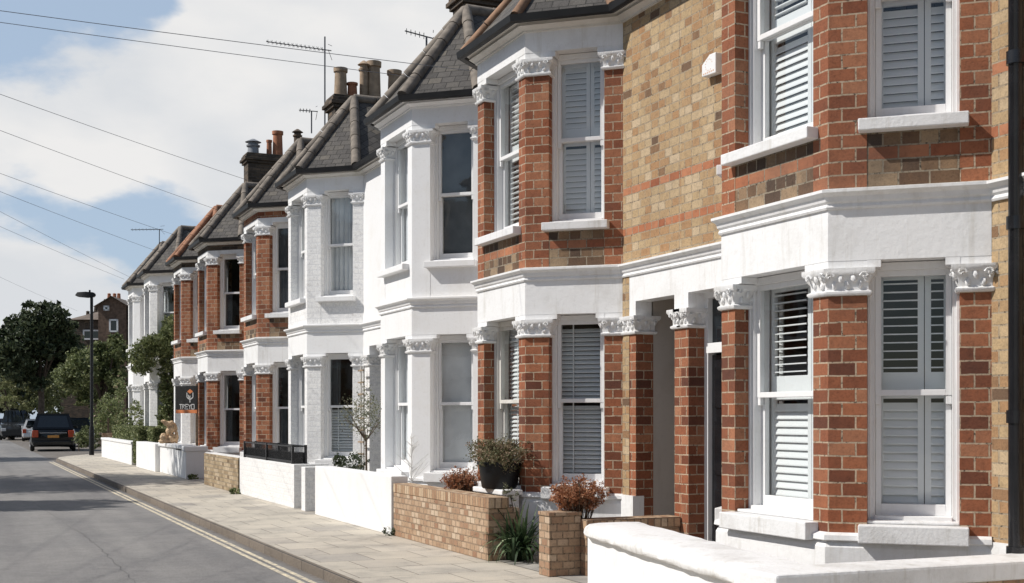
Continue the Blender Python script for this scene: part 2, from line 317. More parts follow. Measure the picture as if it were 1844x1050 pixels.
def linemat():
    m, t, b = new_mat('worn_yellow_line')
    c = mix(t, ramp(t, noise(t, 12, 8, .75), [(.40, (0, 0, 0)), (.60, (1, 1, 1))]), (.78, .68, .48), (.34, .31, .27))
    t.links.new(c, b.inputs['Base Color']); b.inputs['Roughness'].default_value = .8; return m
M['line'] = linemat()
M['earth'] = plain('earth', (.10, .085, .06), .95, .8, .3, .4); M['concrete'] = plain('forecourt_concrete', (.34, .32, .29), .9, 3, .25, .4)

# ------------------------------------------------------------------ mesh helpers
OFF = {}
def tag(o, label=None, cat=None, group=None, kind=None):
    if label: o['label'] = label
    if cat: o['category'] = cat
    if group: o['group'] = group
    if kind: o['kind'] = kind
    return o
def thing(name, label, cat, loc=(0, 0, 0), group=None, local=False, rz=0):
    o = bpy.data.objects.new(name, None); COL.objects.link(o); o.location = loc; o.rotation_euler = (0, 0, rz)
    o.empty_display_size = .2
    OFF[o.name] = Vector((0, 0, 0)) if local else Vector(loc)
    return tag(o, label, cat, group)
class Frame:
    def __init__(s, p, q=None, t=None):
        s.p = Vector((p[0], p[1]))
        s.t = (Vector((q[0], q[1]))-s.p).normalized() if q is not None else Vector(t).normalized()
        s.n = Vector((s.t.y, -s.t.x)); s.len = (Vector((q[0], q[1]))-s.p).length if q is not None else 0
    def at(s, u, v, w): return (s.p.x+s.t.x*u+s.n.x*w, s.p.y+s.t.y*u+s.n.y*w, v)
class MB:
    def __init__(s): s.v = []; s.f = []; s.uv = []; s.tone = []
    def face(s, pts, uvs=None):
        i = len(s.v); s.v += [tuple(p) for p in pts]; s.f.append(tuple(range(i, i+len(pts))))
        s.uv.append(uvs or [(p[0]+p[1], p[2]) for p in pts])
    def box(s, F, u0, u1, v0, v1, w0, w1):
        c = lambda a: [F.at(*q) for q in a]
        s.face(c([(u0, v0, w1), (u1, v0, w1), (u1, v1, w1), (u0, v1, w1)]), [(u0, v0), (u1, v0), (u1, v1), (u0, v1)])
        s.face(c([(u1, v0, w0), (u0, v0, w0), (u0, v1, w0), (u1, v1, w0)]), [(u1, v0), (u0, v0), (u0, v1), (u1, v1)])
        s.face(c([(u1, v0, w1), (u1, v0, w0), (u1, v1, w0), (u1, v1, w1)]), [(-w1, v0), (-w0, v0), (-w0, v1), (-w1, v1)])
        s.face(c([(u0, v0, w0), (u0, v0, w1), (u0, v1, w1), (u0, v1, w0)]), [(w0, v0), (w1, v0), (w1, v1), (w0, v1)])
        s.face(c([(u0, v1, w1), (u1, v1, w1), (u1, v1, w0), (u0, v1, w0)]), [(u0, w1), (u1, w1), (u1, w0), (u0, w0)])
        s.face(c([(u0, v0, w0), (u1, v0, w0), (u1, v0, w1), (u0, v0, w1)]), [(u0, w0), (u1, w0), (u1, w1), (u0, w1)])
    def bx(s, x0, x1, y0, y1, z0, z1):    # axis aligned, local coords
        F = Frame((x0, y0), t=(1, 0)); s.box(F, 0, x1-x0, z0, z1, -(y1-y0), 0)
    def prism(s, plan, z0, z1, o=0, top=True):
        n = len(plan); P = [Vector((p[0], p[1])) for p in plan]
        u = [0]*(n+1)
        for k in range(n): u[k+1] = u[k]+(P[(o+k+1) % n]-P[(o+k) % n]).length
        for k in range(n):
            a = P[(o+k) % n]; b = P[(o+k+1) % n]; ua, ub = u[k], u[k+1]
            if k == n-1: ua, ub = -(b-a).length, 0.0
            s.face([(a.x, a.y, z0), (b.x, b.y, z0), (b.x, b.y, z1), (a.x, a.y, z1)], [(ua, z0), (ub, z0), (ub, z1), (ua, z1)])
        if top:
            s.face([(p.x, p.y, z1) for p in P], [(p.x, p.y) for p in P]); s.face([(p.x, p.y, z0) for p in reversed(P)], [(p.x, p.y) for p in reversed(P)])
    def offset(s, path, d, closed):
        n = len(path); P = [Vector((p[0], p[1])) for p in path]; res = []
        for k in range(n):
            ns = []
            if closed or k > 0: t = (P[k]-P[k-1]).normalized(); ns.append(Vector((t.y, -t.x)))
            if closed or k < n-1: t = (P[(k+1) % n]-P[k]).normalized(); ns.append(Vector((t.y, -t.x)))
            if len(ns) == 2:
                m = ns[0]+ns[1]; m = m/max(.3, (1+ns[0].dot(ns[1])))
            else: m = ns[0]
            res.append(P[k]+m*d)
        return res
    def sweep(s, path, prof, closed=False, loop=True, z=0):
        """prof: (out, z) points; loop closes the profile"""
        n = len(path); cum = [0]
        for k in range(1, n+1):
            a = Vector(path[k-1][:2]); b = Vector(path[k % n][:2]); cum.append(cum[-1]+(b-a).length)
        rings = [s.offset(path, d, closed) for d, _ in prof]; m = len(prof); v = [0]
        for k in range(1, m+1): v.append(v[-1]+math.hypot(prof[k % m][0]-prof[k-1][0], prof[k % m][1]-prof[k-1][1]))
        for j in range(m if loop else m-1):
            j2 = (j+1) % m
            for k in range(n if closed else n-1):
                k2 = (k+1) % n; a, b, c, d = rings[j][k], rings[j][k2], rings[j2][k2], rings[j2][k]
                z0, z1 = prof[j][1]+z, prof[j2][1]+z; horizontal = abs(z1-z0) < abs(prof[j2][0]-prof[j][0])
                va, vb = (prof[j][0], prof[j2][0]) if horizontal else (z0, z1)
                s.face([(a.x, a.y, z0), (b.x, b.y, z0), (c.x, c.y, z1), (d.x, d.y, z1)], [(cum[k], va), (cum[k+1], va), (cum[k+1], vb), (cum[k], vb)])
        if not closed and loop:
            for k in (0, n-1):
                pts = [(rings[j][k].x, rings[j][k].y, prof[j][1]+z) for j in range(m)]
                s.face(pts if k else pts[::-1], [(p[0]+p[1], p[2]) for p in (pts if k else pts[::-1])])
    def tube(s, pts, r, n=8, caps=True):
        P = [Vector(p) for p in pts]; rr = r if isinstance(r, (list, tuple)) else [r]*len(P); rings = []
        for k, p in enumerate(P):
            t = ((P[min(k+1, len(P)-1)]-p)+(p-P[max(k-1, 0)])).normalized()
            a = Vector((0, 0, 1)) if abs(t.z) < .9 else Vector((1, 0, 0)); e = t.cross(a).normalized(); f = t.cross(e).normalized()
            rings.append([p+(e*math.cos(2*math.pi*i/n)+f*math.sin(2*math.pi*i/n))*rr[k] for i in range(n)])
        for k in range(len(P)-1):
            for i in range(n):
                j = (i+1) % n; s.face([rings[k][i], rings[k+1][i], rings[k+1][j], rings[k][j]])
        if caps: s.face(rings[0]); s.face(rings[-1][::-1])
    def lathe(s, c, prof, n=16, ax=None):
        """prof (r, z) about the vertical axis at c"""
        for k in range(len(prof)-1):
            (r0, z0), (r1, z1) = prof[k], prof[k+1]
            for i in range(n):
                a, b = 2*math.pi*i/n, 2*math.pi*(i+1)/n
                q = [(r0, a, z0), (r0, b, z0), (r1, b, z1), (r1, a, z1)]
                if r0 < 1e-5: q = q[1:]
                elif r1 < 1e-5: q = q[:3]
                s.face([(c[0]+r*math.cos(t), c[1]+r*math.sin(t), c[2]+z) for r, t, z in q])
    def ball(s, c, r, n=6, m=4, rot=None):
        rx, ry, rz = (r, r, r) if isinstance(r, (int, float)) else r; rot = rot or Matrix.Identity(3); c = Vector(c)
        def P(i, j):
            th = math.pi*j/m; ph = 2*math.pi*i/n
            return c+rot@Vector((rx*math.sin(th)*math.cos(ph), ry*math.sin(th)*math.sin(ph), rz*math.cos(th)))
        for j in range(m):
            for i in range(n):
                q = [P(i, j), P(i, j+1), P(i+1, j+1), P(i+1, j)]
                if j == 0: q = [q[0], q[1], q[2]]
                elif j == m-1: q = [q[0], q[1], q[3]]
                s.face(q)
    def build(s, name, mat, parent=None, smooth=False, bevel=0, weld=None):
        off = OFF[parent.name] if parent else Vector((0, 0, 0))
        me = bpy.data.meshes.new(name)
        me.from_pydata([(x-off.x, y-off.y, z-off.z) for x, y, z in s.v], [], s.f)
        uvl = me.uv_layers.new(name='UVMap'); flat = []
        for u in s.uv:
            for a in u: flat += [a[0], a[1]]
        uvl.data.foreach_set('uv', flat)
        if s.tone:
            at = me.attributes.new('tone', 'FLOAT', 'FACE'); at.data.foreach_set('value', s.tone)
        if not s.tone:
            bm = bmesh.new(); bm.from_mesh(me); bmesh.ops.remove_doubles(bm, verts=bm.verts, dist=.0004)
            bmesh.ops.recalc_face_normals(bm, faces=bm.faces)
            bm.to_mesh(me); bm.free()
        me.materials.append(M[mat] if isinstance(mat, str) else mat)
        if smooth:
            me.polygons.foreach_set('use_smooth', [True]*len(me.polygons)); me.set_sharp_from_angle(angle=R(42))
        o = bpy.data.objects.new(name, me); COL.objects.link(o)
        if parent: o.parent = parent
        OFF[o.name] = off
        if bevel:
            b = o.modifiers.new('bevel', 'BEVEL'); b.width = bevel; b.segments = 2; b.limit_method = 'ANGLE'; b.angle_limit = R(40)
        return o
def leafcloud(mb, blobs, n, size, clump=.35, squash=1.0, seed=1, shell=.55, flower=0):
    """many small leaf faces spread through ellipsoid volumes, gathered in sprays"""
    rd = random.Random(seed); vol = [b[1][0]*b[1][1]*b[1][2] for b in blobs]; tot = sum(v**.67 for v in vol)
    for (c, r), v in zip(blobs, vol):
        k = int(n*v**.67/tot); sprays = max(3, k//14)
        for _ in range(sprays):
            while True:
                d = Vector((rd.uniform(-1, 1), rd.uniform(-1, 1), rd.uniform(-1, 1)))
                if .05 < d.length < 1: break
            rad = shell+(1-shell)*rd.random()**.6; d.normalize(); d *= rad*(1+.22*math.sin(d.x*7+seed)*math.sin(d.z*6+d.y*5))
            p = Vector((c[0]+d.x*r[0], c[1]+d.y*r[1], c[2]+d.z*r[2])); base = rd.random()
            for _ in range(14):
                q = p+Vector((rd.gauss(0, 1), rd.gauss(0, 1), rd.gauss(0, 1)*.8))*clump*min(r)*.5
                nrm = Vector((rd.gauss(0, 1), rd.gauss(0, 1), rd.gauss(.6, 1))).normalized()
                a = nrm.orthogonal().normalized(); a.rotate(Matrix.Rotation(rd.random()*6.28, 3, nrm)); b2 = nrm.cross(a)
                sz = size*rd.uniform(.6, 1.3)
                i = len(mb.v); mb.v += [tuple(q-a*sz), tuple(q+b2*sz*.5), tuple(q+a*sz), tuple(q-b2*sz*.5)]
                mb.f.append((i, i+1, i+2, i+3)); mb.uv.append([(0, 0), (1, 0), (1, 1), (0, 1)])
                mb.tone.append(min(1, max(0, .6*base+.4*rd.random()-(.0 if flower else 0))))

# ------------------------------------------------------------------ setting
DK = 3.53      # kerb line
g = MB(); g.bx(-400, 400, -120, 700, -.6, -.16); o = g.build('ground', 'earth'); tag(o, kind='structure')
g = MB(); g.face([(-4.6, -30, -.11), (DK+2.6, -30, -.11), (DK+2.6, 53, -.11), (9.5, 60, -.11), (15, 110, -.11), (28, 180, -.11), (-3, 180, -.11), (-4.6, 60, -.11)]); o = g.build('road', 'asphalt'); tag(o, kind='structure')
edge = [(16.5, 120), (9.2, 64), (6.0, 57.5), (4.9, 54.6), (4.1, 53.0), (3.7, 51.6), (DK, 50), (DK, 34.5), (DK, 30), (DK, -14)]
pav = MB(); pav.prism([(60, -14), (60, 120)]+[(x+.05, y) for x, y in edge], -.155, 0); o = pav.build('pavement', 'paving'); tag(o, kind='structure')
kb = MB(); kb.sweep(edge, [(-.049, -.15), (0, -.15), (0, -.012), (-.012, .001), (-.049, .002)]); o = kb.build('kerb', 'kerb'); tag(o, kind='structure')
pv = MB(); pv.prism([(-4.6, -30), (-4.6, 60), (-60, 60), (-60, -30)][::-1], -.15, 0.0); o = pv.build('far_pavement', 'paving'); tag(o, kind='structure')
ln = MB()
for d0, d1 in ((3.225, 3.285), (3.335, 3.395)):
    ln.face([(d0, -14, -.106), (d1, -14, -.106), (d1, 49.5, -.106), (d0, 49.5, -.106)])
o = ln.build('road_line', 'line'); tag(o, kind='structure')

# ------------------------------------------------------------------ the terrace
DF, DW = 6.0, 6.85
ZB, ZS = .72, 3.285                # brick base, top of the string course
def front(y): return Frame((DW, y), t=(0, -1))   # frame on the flat wall: u grows towards the camera

def lerp(a, b, k): return a+(b-a)*k
def polyline_pt(F, u, w=0): q = F.at(u, 0, w); return (q[0], q[1])

def capital(house, plan, z0, z1, mat, full):
    mb = MB(); h = z1-z0
    mb.sweep(plan, [(-.05, z0-.004), (.022, z0), (.034, z0+.014), (.034, z0+.028), (.012, z0+.04), (.014, z0+h*.45), (.04, z0+h*.74), (.052, z0+h*.76), (.062, z1-.03), (.062, z1), (-.05, z1)], closed=True)
    rd = random.Random(int(plan[0][1]*100))
    n = len(plan); P = [Vector(p) for p in plan]
    for k in range(n):
        a, b = P[k], P[(k+1) % n]; L_ = (b-a).length
        if L_ < .05 or (b-a).normalized().y > .3: continue      # only faces that can be seen
        F = Frame(a, b); cnt = max(2, int(L_/.075)) if full else max(1, int(L_/.13))
        for j in range(cnt):
            u = L_*(j+.5)/cnt
            for row, (zz, ww) in enumerate(((.38, .03), (.62, .052))):
                uu = u+(L_/cnt*.5 if row else 0)
                if uu > L_: continue
                c = F.at(uu, z0+h*zz, ww-.012); sz = (.026 if full else .04)*rd.uniform(.8, 1.25)
                ang = math.atan2(F.t.y, F.t.x); rot = Matrix.Rotation(ang, 3, 'Z')@Matrix.Rotation(rd.uniform(-.5, .5), 3, 'Y')@Matrix.Rotation(rd.uniform(-.4, .4), 3, 'X')
                mb.ball(c, (sz*.75, sz*.62, h*.18), 6, 4, rot)
        for u, sg in ((.012, 1), (L_-.012, -1)):               # volutes at the corners
            c = Vector(F.at(u, z0+h*.72, .045)); q = []
            for i in range(9 if full else 5):
                th = i*.8; rr = .034*(1-i/10)
                q.append(F.at(u+sg*rr*math.cos(th), z0+h*.70+rr*math.sin(th), .05+.002*i))
            mb.tube(q, .011, 5)
    return mb.build('capital', mat, house, smooth=True)

def sash(house, F, u0, u1, z0, z1, st, full):
    """box-frame sash window in an opening; wood, panes and what hangs behind them"""
    W = MB(); d = -.155; fr = .05
    W.box(F, u0-.01, u0+fr, z0, z1, d-.16, d); W.box(F, u1-fr, u1+.01, z0, z1, d-.16, d)
    W.box(F, u0-.01, u0+.022, z0, z1, d, d+.018); W.box(F, u1-.022, u1+.01, z0, z1, d, d+.018)
    W.box(F, u0+fr, u1-fr, z1-.06, z1, d-.16, d-.002)
    W.box(F, u0+fr, u1-fr, z0, z0+.05, d-.17, d+.03)
    a, b = u0+fr+.002, u1-fr-.002; mid = z0+.05+(z1-z0-.11)*st.get('split', .5)
    sw = .042
    # upper sash, outermost
    for (lo, hi, w0, w1, br, tr) in ((mid-.02, z1-.06, d-.075, d-.03, .045, .045), (z0+.05, mid+.015, d-.125, d-.08, .085, .035)):
        W.box(F, a, a+sw, lo, hi, w0, w1); W.box(F, b-sw, b, lo, hi, w0, w1)
        W.box(F, a+sw, b-sw, lo, lo+br, w0, w1); W.box(F, a+sw, b-sw, hi-tr, hi, w0, w1)
    for uu in (a, b-sw):
        W.box(F, uu, uu+sw, mid-.085, mid-.021, d-.07, d-.034)    # sash horns
    wo = W.build('window', st.get('wood', 'wood'), house, bevel=.004 if full else 0)
    G = MB()
    for lo, hi, ww in ((mid+.02, z1-.1, d-.052), (z0+.13, mid-.015, d-.102)):
        G.face([F.at(a+sw-.005, lo, ww), F.at(b-sw+.005, lo, ww), F.at(b-sw+.005, hi, ww), F.at(a+sw-.005, hi, ww)])
    G.build('pane', st.get('glass', 'glass'), wo)
    for half, (lo, hi) in (('u', (mid, z1-.07)), ('l', (z0+.08, mid+.01))):
        k = st.get(half, 'dark'); wb = d-.17
        if k.startswith('shut') or k == 'blind':
            S = MB(); mat = {'shut': 'shutter', 'shutopen': 'shutter', 'shutg': 'shutter_g', 'blind': 'blind_g', 'shuto': 'shutter_g'}[k]
            um = (a+b)/2+(.08 if full else 0)
            pans = [(a+.01, um-.003), (um+.003, b-.01)] if k != 'blind' else [(a+.01, a+(b-a)*.3), (a+(b-a)*.3+.003, b-.01)]
            for (p, q) in pans:
                stl = .045 if k != 'blind' else .0
                if k != 'blind':
                    for (x0, x1) in ((p, p+stl), (q-stl, q)): S.box(F, x0, x1, lo, hi, wb-.03, wb)
                    rb = .16 if half == 'u' else .05
                    S.box(F, p+stl, q-stl, lo, lo+rb, wb-.03, wb); S.box(F, p+stl, q-stl, hi-.05, hi, wb-.03, wb)
                else:
                    rb = 0; S.box(F, q-.018, q-.002, lo, hi, wb+.012, wb+.014)
                pitch = .064 if k != 'blind' else .052; z = lo+rb+.03; opn = k in ('shutopen', 'shuto', 'blind')
                while z < hi-.06:
                    # tilted slat as a thin box in section
                    hw = .030 if k != 'blind' else .024; an = R(3) if k in ('shutopen', 'shuto') else (R(48) if k == 'blind' else R(66)); th = .005
                    c, sn = math.cos(an)*hw, math.sin(an)*hw
                    w1_, z1_, w0_, z0_ = wb-.015+c, z-sn, wb-.015-c, z+sn
                    x0, x1 = p+stl, q-stl
                    S.face([F.at(x0, z1_, w1_), F.at(x1, z1_, w1_), F.at(x1, z0_, w0_), F.at(x0, z0_, w0_)])
                    S.face([F.at(x0, z1_+th*2, w1_), F.at(x1, z1_+th*2, w1_), F.at(x1, z0_+th*2, w0_), F.at(x0, z0_+th*2, w0_)])
                    S.face([F.at(x0, z1_, w1_), F.at(x1, z1_, w1_), F.at(x1, z1_+th*2, w1_), F.at(x0, z1_+th*2, w1_)])
                    z += pitch
            S.build('blind' if k == 'blind' else 'shutter', mat, wo)
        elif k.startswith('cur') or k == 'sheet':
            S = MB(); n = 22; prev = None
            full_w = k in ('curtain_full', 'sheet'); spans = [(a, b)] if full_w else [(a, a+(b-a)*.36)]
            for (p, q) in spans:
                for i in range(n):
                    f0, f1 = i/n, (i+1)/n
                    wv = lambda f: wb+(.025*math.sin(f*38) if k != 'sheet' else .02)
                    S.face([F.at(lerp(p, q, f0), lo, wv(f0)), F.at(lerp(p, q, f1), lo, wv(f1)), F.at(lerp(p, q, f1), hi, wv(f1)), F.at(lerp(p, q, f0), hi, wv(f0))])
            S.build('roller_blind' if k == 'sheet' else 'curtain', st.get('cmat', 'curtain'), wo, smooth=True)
    return wo

def make_house(p):
    """one house of the terrace: flat entrance wall, two-storey canted bay, hipped bay roof"""
    c = p['c']; s0, s1 = p['s']; dz = p.get('dz', 0); full = p.get('full', False)
    A = (DW, c-.77); B = (DF, c); C = (DF, c+1.43); E = (DW, c+2.20)
    cant = math.hypot(DW-DF, .77)
    H = thing('terraced_house', p['label'], 'house', (DW, (s0+s1)/2, 0), 'terraced houses along the street')
    pm, fm, rm, cm = p['pier'], p['flat'], p['render'], p.get('capm', 'stone')
    pan = p.get('panel', 'dirty')
    Fn = Frame(B, A); Ff = Frame(C, B); Fe = Frame(E, C)     # near cant, front, far cant
    T = .21
    def inner(F, u): return polyline_pt(F, u, -T)
    bis = MB().offset([E, C, B, A], -T, False)
    NP = [  # pier plans CCW, start at the arris
        ([polyline_pt(Ff, 1.43-.18), B, polyline_pt(Fn, .28), inner(Fn, .28), tuple(bis[2]), inner(Ff, 1.43-.18)], 1),
        ([polyline_pt(Fe, cant-.28), C, polyline_pt(Ff, .20), inner(Ff, .20), tuple(bis[1]), inner(Fe, cant-.28)], 1),
        ([polyline_pt(Fn, cant-.215), A, (DW+.1, A[1]), inner(Fn, cant-.215)], 0),
        ([(DW+.1, E[1]), E, polyline_pt(Fe, .215), inner(Fe, .215)], 1)]
    wins = [(Fn, .28, cant-.215), (Ff, .20, 1.43-.18), (Fe, .215, cant-.28)]
    zc0, zc1 = 2.50, 2.70                                     # ground floor capitals
    uc0, uc1 = 5.49+dz, 5.68+dz; ze = 6.0+dz; zs = ZS+dz*.6
    # piers, brick or painted
    for plan, o in NP:
        m1 = MB(); m1.prism(plan, ZB, zc0+.01, o)
        if p.get('pierlow'): m1.build('pier', p['pierlow'], H); m1 = MB()
        m1.prism(plan, zs-.02, uc0+.01, o)
        # upper piers bond from the same level
        m1.build('pier', pm, H)
        capital(H, plan, zc0, zc1, cm, full); capital(H, plan, uc0, uc1, cm, full)
    outl = [E, C, B, A]
    # plinth
    pl = MB(); pl.sweep(outl, [(-.2, 0), (.05, 0), (.045, .62), (.02, .66), (.06, .675), (.055, .71), (.0, .728), (-.2, .728)]); pl.build('plinth', 'render_old' if rm != 'render' else 'render', H)
    # entablature, string course, panels, frieze
    en = MB(); en.sweep(outl, [(-.19, 2.76), (.003, 2.76), (.003, zs-.13), (-.19, zs-.13)])
    for plan, o in NP: en.prism(plan, zc1-.002, 2.762)
    for F, u0, u1 in wins:
        en.box(F, u0, u0+.10, 2.705, 2.758, -.16, .003); en.box(F, u1-.10, u1, 2.705, 2.758, -.16, .003)
    en.build('entablature', rm, H)
    door_far = p['door'] == 'far'
    flat_far = (s1, E[1]); flat_near = (A[1], s0)
    sc_path = [(DW, s1), E, C, B, A, (DW, s0)]
    st_ = MB(); st_.sweep(sc_path, [(-.2, zs-.14), (.02, zs-.14), (.028, zs-.125), (.018, zs-.10), (.035, zs-.085), (.045, zs-.05), (.085, zs-.022), (.085, zs), (.03, zs+.012), (-.2, zs+.012)]); st_.build('string_course', rm if rm != 'render' else 'render', H)
    pb = MB(); pb.sweep(outl, [(-.19, zs), (-.004, zs), (-.004, 3.78+dz), (-.19, 3.78+dz)]); pb.build('spandrel', pan, H)
    fz = MB()
    if p.get('frieze_brick'):
        fz.sweep(outl, [(-.19, uc1+.08), (.004, uc1+.08), (.004, ze-.14), (-.19, ze-.14)])
        fb = MB(); fb.sweep(sc_path, [(-.2, ze-.14), (.002, ze-.14), (.002, ze), (-.2, ze)]); fb.build('brick_frieze', p['frieze_brick'], H)
    else: fz.sweep(outl, [(-.19, uc1+.08), (.004, uc1+.08), (.004, ze), (-.19, ze)])
    for plan, o in NP: fz.prism(plan, uc1-.002, uc1+.082)
    for F, u0, u1 in wins:
        fz.box(F, u0, u0+.08, uc1+.02, uc1+.078, -.16, .004); fz.box(F, u1-.08, u1, uc1+.02, uc1+.078, -.16, .004)
    fz.build('frieze', p.get('friezem', rm), H)
    # soffit cove and gutter round the eaves
    ov = .14
    sf = MB(); sf.sweep(sc_path, [(-.2, ze-.005), (.03, ze-.005), (.035, ze+.015), (.10, ze+.05), (ov-.05, ze+.085), (ov, ze+.10), (ov, ze+.13), (-.2, ze+.13)]); sf.build('soffit', p.get('soffit', 'trim_old'), H)
    gz = ze+.115
    prof = [(ov-.005, gz+.02), (ov+.015, gz-.045), (ov+.06, gz-.062), (ov+.095, gz-.045), (ov+.108, gz+.03), (ov+.098, gz+.03), (ov+.085, gz-.03), (ov+.06, gz-.045), (ov+.025, gz-.03), (ov+.012, gz+.02)]
    gu = MB(); gu.sweep(sc_path, prof); gu.build('gutter', 'gutter', H, smooth=True)
    # windows and sills
    ws = p['win']
    for lev, (z0, z1) in enumerate(((.80, 2.755), (3.80+dz, uc1+.075))):
        for wi, (F, u0, u1) in enumerate(wins):
            st = ws[lev] if wi < 2 else dict(ws[lev]);
            if wi == 1 and len(ws) > 2 and ws[2+lev]: st = ws[2+lev]
            wo = sash(H, F, u0, u1, z0, z1, st, full and wi < 2)
            S = MB(); th = .135 if lev == 0 else .09; pr = .12 if lev == 0 else .105; e = .06
            S.box(F, u0-e, u1+e, z0-th-.005, z0-.005, -.10, pr); S.box(F, u0-.0, u1+.0, z0-.003, z0+.02, -.15, -.02)
            S.build('sill', 'stone' if rm != 'render' else 'render', wo, bevel=.008 if full else .004)
    # flat walls
    top = ze
    def flatwall(y0, y1, door):
        """y0 < y1; wall piece of the entrance side"""
        F = front(y1); Lw = y1-y0; wl = MB()
        if door:
            # opening from porch pier; ua..ub along u
            if door_far: ub, ua = y1-door[0], y1-door[1]
            else: ub, ua = y1-door[0], y1-door[1]
            ua, ub = min(ua, ub), max(ua, ub)
            rd_ = p.get('porch', .9)
            pr1 = MB(); pr1.box(F, 0 if not door_far else 0, ua, 0, zc0+.01, -.22, 0); 
            pr1.box(F, ub, Lw, 0, zc0+.01, -.22, 0)
            pr1.build('porch_pier', p.get('ppier', pm), H)
            if p.get('strip'):
                q = MB(); q.box(F, 0, .15, ZB, zs, -.1, .006); q.build('brick_strip', 'stock', H)
                q = MB(); q.box(F, -.02, ua+.004, 0, ZB, -.1, .04); q.build('wall_plinth', 'render_old', H)
            cb = MB()
            for (q0, q1) in ((0.0, ua), (ub, Lw)):
                if q1-q0 > .03:
                    plan = [polyline_pt(F, q0), polyline_pt(F, q1), polyline_pt(F, q1, -.22), polyline_pt(F, q0, -.22)]
                    capital(H, plan, zc0, zc1, cm, full)
            top_ = MB(); top_.box(F, 0, ua, zc1-.004, 2.86, -.2, .003); top_.box(F, ub, Lw, zc1-.004, 2.86, -.2, .003); top_.box(F, 0, Lw, 2.86, zs-.135, -.2, .003)
            top_.build('porch_fascia', rm, H)
            lin = MB()     # porch lining
            lin.box(F, ua-.05, ua-.004, 0, 2.95, -rd_-.22, -.221); lin.box(F, ub+.004, ub+.05, 0, 2.95, -rd_-.22, -.221); lin.box(F, ua-.05, ub+.05, 2.9, 2.95, -rd_-.22, -.205)
            lin.build('porch_lining', 'plaster' if rm != 'render' else 'render_old', H)
            dr = MB(); wd = -rd_-.12
            dr.box(F, ua+.07, ub-.07, .12, 2.22, wd-.045, wd)
            do = dr.build('door', p.get('doorm', 'black'), H)
            pn = MB()
            for (a0, a1) in ((ua+.13, (ua+ub)/2-.03), ((ua+ub)/2+.03, ub-.13)):
                for (b0, b1) in ((.3, .85), (1.0, 1.55), (1.68, 2.1)): pn.box(F, a0, a1, b0, b1, wd, wd+.014)
            pn.build('door_panel', p.get('doorm', 'black'), do, bevel=.005)
            df = MB(); df.box(F, ua, ua+.068, 0, 2.86, wd-.05, wd+.05); df.box(F, ub-.068, ub, 0, 2.86, wd-.05, wd+.05); df.box(F, ua+.068, ub-.068, 2.24, 2.34, wd-.05, wd+.07); df.box(F, ua+.068, ub-.068, 2.8, 2.86, wd-.05, wd+.05)
            df.build('door_frame', 'wood', H)
            fg = MB(); fg.box(F, ua+.07, ub-.07, 2.345, 2.795, wd-.01, wd-.004); fg.build('fanlight', 'carglass', H)
            dp = MB(); dp.box(F, ua, ub, 0, .12, wd-.1, wd+.02); dp.box(F, ua, ub, .0, .06, wd+.02, .1); dp.build('doorstep', 'stone', H, bevel=.006)
            wl.box(F, 0, Lw, zs, top, -.22, 0)
        else:
            wl.box(F, 0, Lw, ZB-.03, top, -.22, 0)
            bp = MB(); bp.box(F, 0, Lw, 0, ZB-.028, -.2, .03); bp.build('wall_plinth', 'render_old' if rm != 'render' else 'render', H)
        wl.build('wall', fm, H)
    if door_far: flatwall(E[1], s1, p['dopen']); flatwall(s0, A[1], None)
    else: flatwall(s0, A[1], p['dopen']); flatwall(E[1], s1, None)
    # interior and party walls, dark rooms
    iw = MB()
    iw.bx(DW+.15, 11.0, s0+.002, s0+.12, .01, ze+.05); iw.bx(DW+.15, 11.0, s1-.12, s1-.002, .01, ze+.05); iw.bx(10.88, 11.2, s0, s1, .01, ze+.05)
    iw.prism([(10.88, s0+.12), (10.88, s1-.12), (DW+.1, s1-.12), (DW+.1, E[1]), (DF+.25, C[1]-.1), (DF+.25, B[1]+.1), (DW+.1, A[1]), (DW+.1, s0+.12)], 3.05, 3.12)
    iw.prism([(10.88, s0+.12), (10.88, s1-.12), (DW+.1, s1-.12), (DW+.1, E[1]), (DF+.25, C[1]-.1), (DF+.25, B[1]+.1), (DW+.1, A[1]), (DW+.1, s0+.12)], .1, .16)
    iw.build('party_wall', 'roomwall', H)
    # roof
    zr = ze+.13; sl = .62; De = DW-ov-.02; Dr = 10.6
    rf = MB(); ap = Vector((7.12, c+.715, zr+1.62))
    zz = lambda D: zr+sl*(D-De)
    def rquad(pts):
        P = [Vector(q) for q in pts]; o = P[0]; ex = (P[1]-P[0]).normalized(); nn = ex.cross(P[2]-P[0]).normalized(); ey = nn.cross(ex)
        rf.face(P, [((q-o).dot(ex), (q-o).dot(ey)) for q in P])
    rquad([(De, s1, zz(De)), (De, s0, zz(De)), (Dr, s0, zz(Dr)), (Dr, s1, zz(Dr))])
    rquad([(14.6, s0, zr), (14.6, s1, zr), (Dr, s1, zz(Dr)), (Dr, s0, zz(Dr))])
    eo = rf.offset(outl, ov+.02, False)
    yA = A[1]-.02-ov*.3; yE = E[1]+.02+ov*.3
    eA = (De, yA, zr); eB = (eo[2].x, eo[2].y, zr); eC = (eo[1].x, eo[1].y, zr); eE = (De, yE, zr)
    Rg = (De+(ap.z-zr)/sl, ap.y, ap.z)
    rquad([eC, eB, ap]); rquad([eB, eA, ap]); rquad([eE, eC, ap]); rquad([eA, Rg, ap]); rquad([Rg, eE, ap])
    for y, sgn in ((s0, 1), (s1, -1)):     # gables closed in party walls
        rf.face([(De, y+.004*sgn, zr), (Dr, y+.004*sgn, zz(Dr)), (14.6, y+.004*sgn, zr)])
    rf.face([(14.6, s0, zr-.2), (14.6, s1, zr-.2), (14.6, s1, zr), (14.6, s0, zr)])
    ro = rf.build('roof', 'slate', H)
    ht = MB(); hr = p.get('hr', .088)
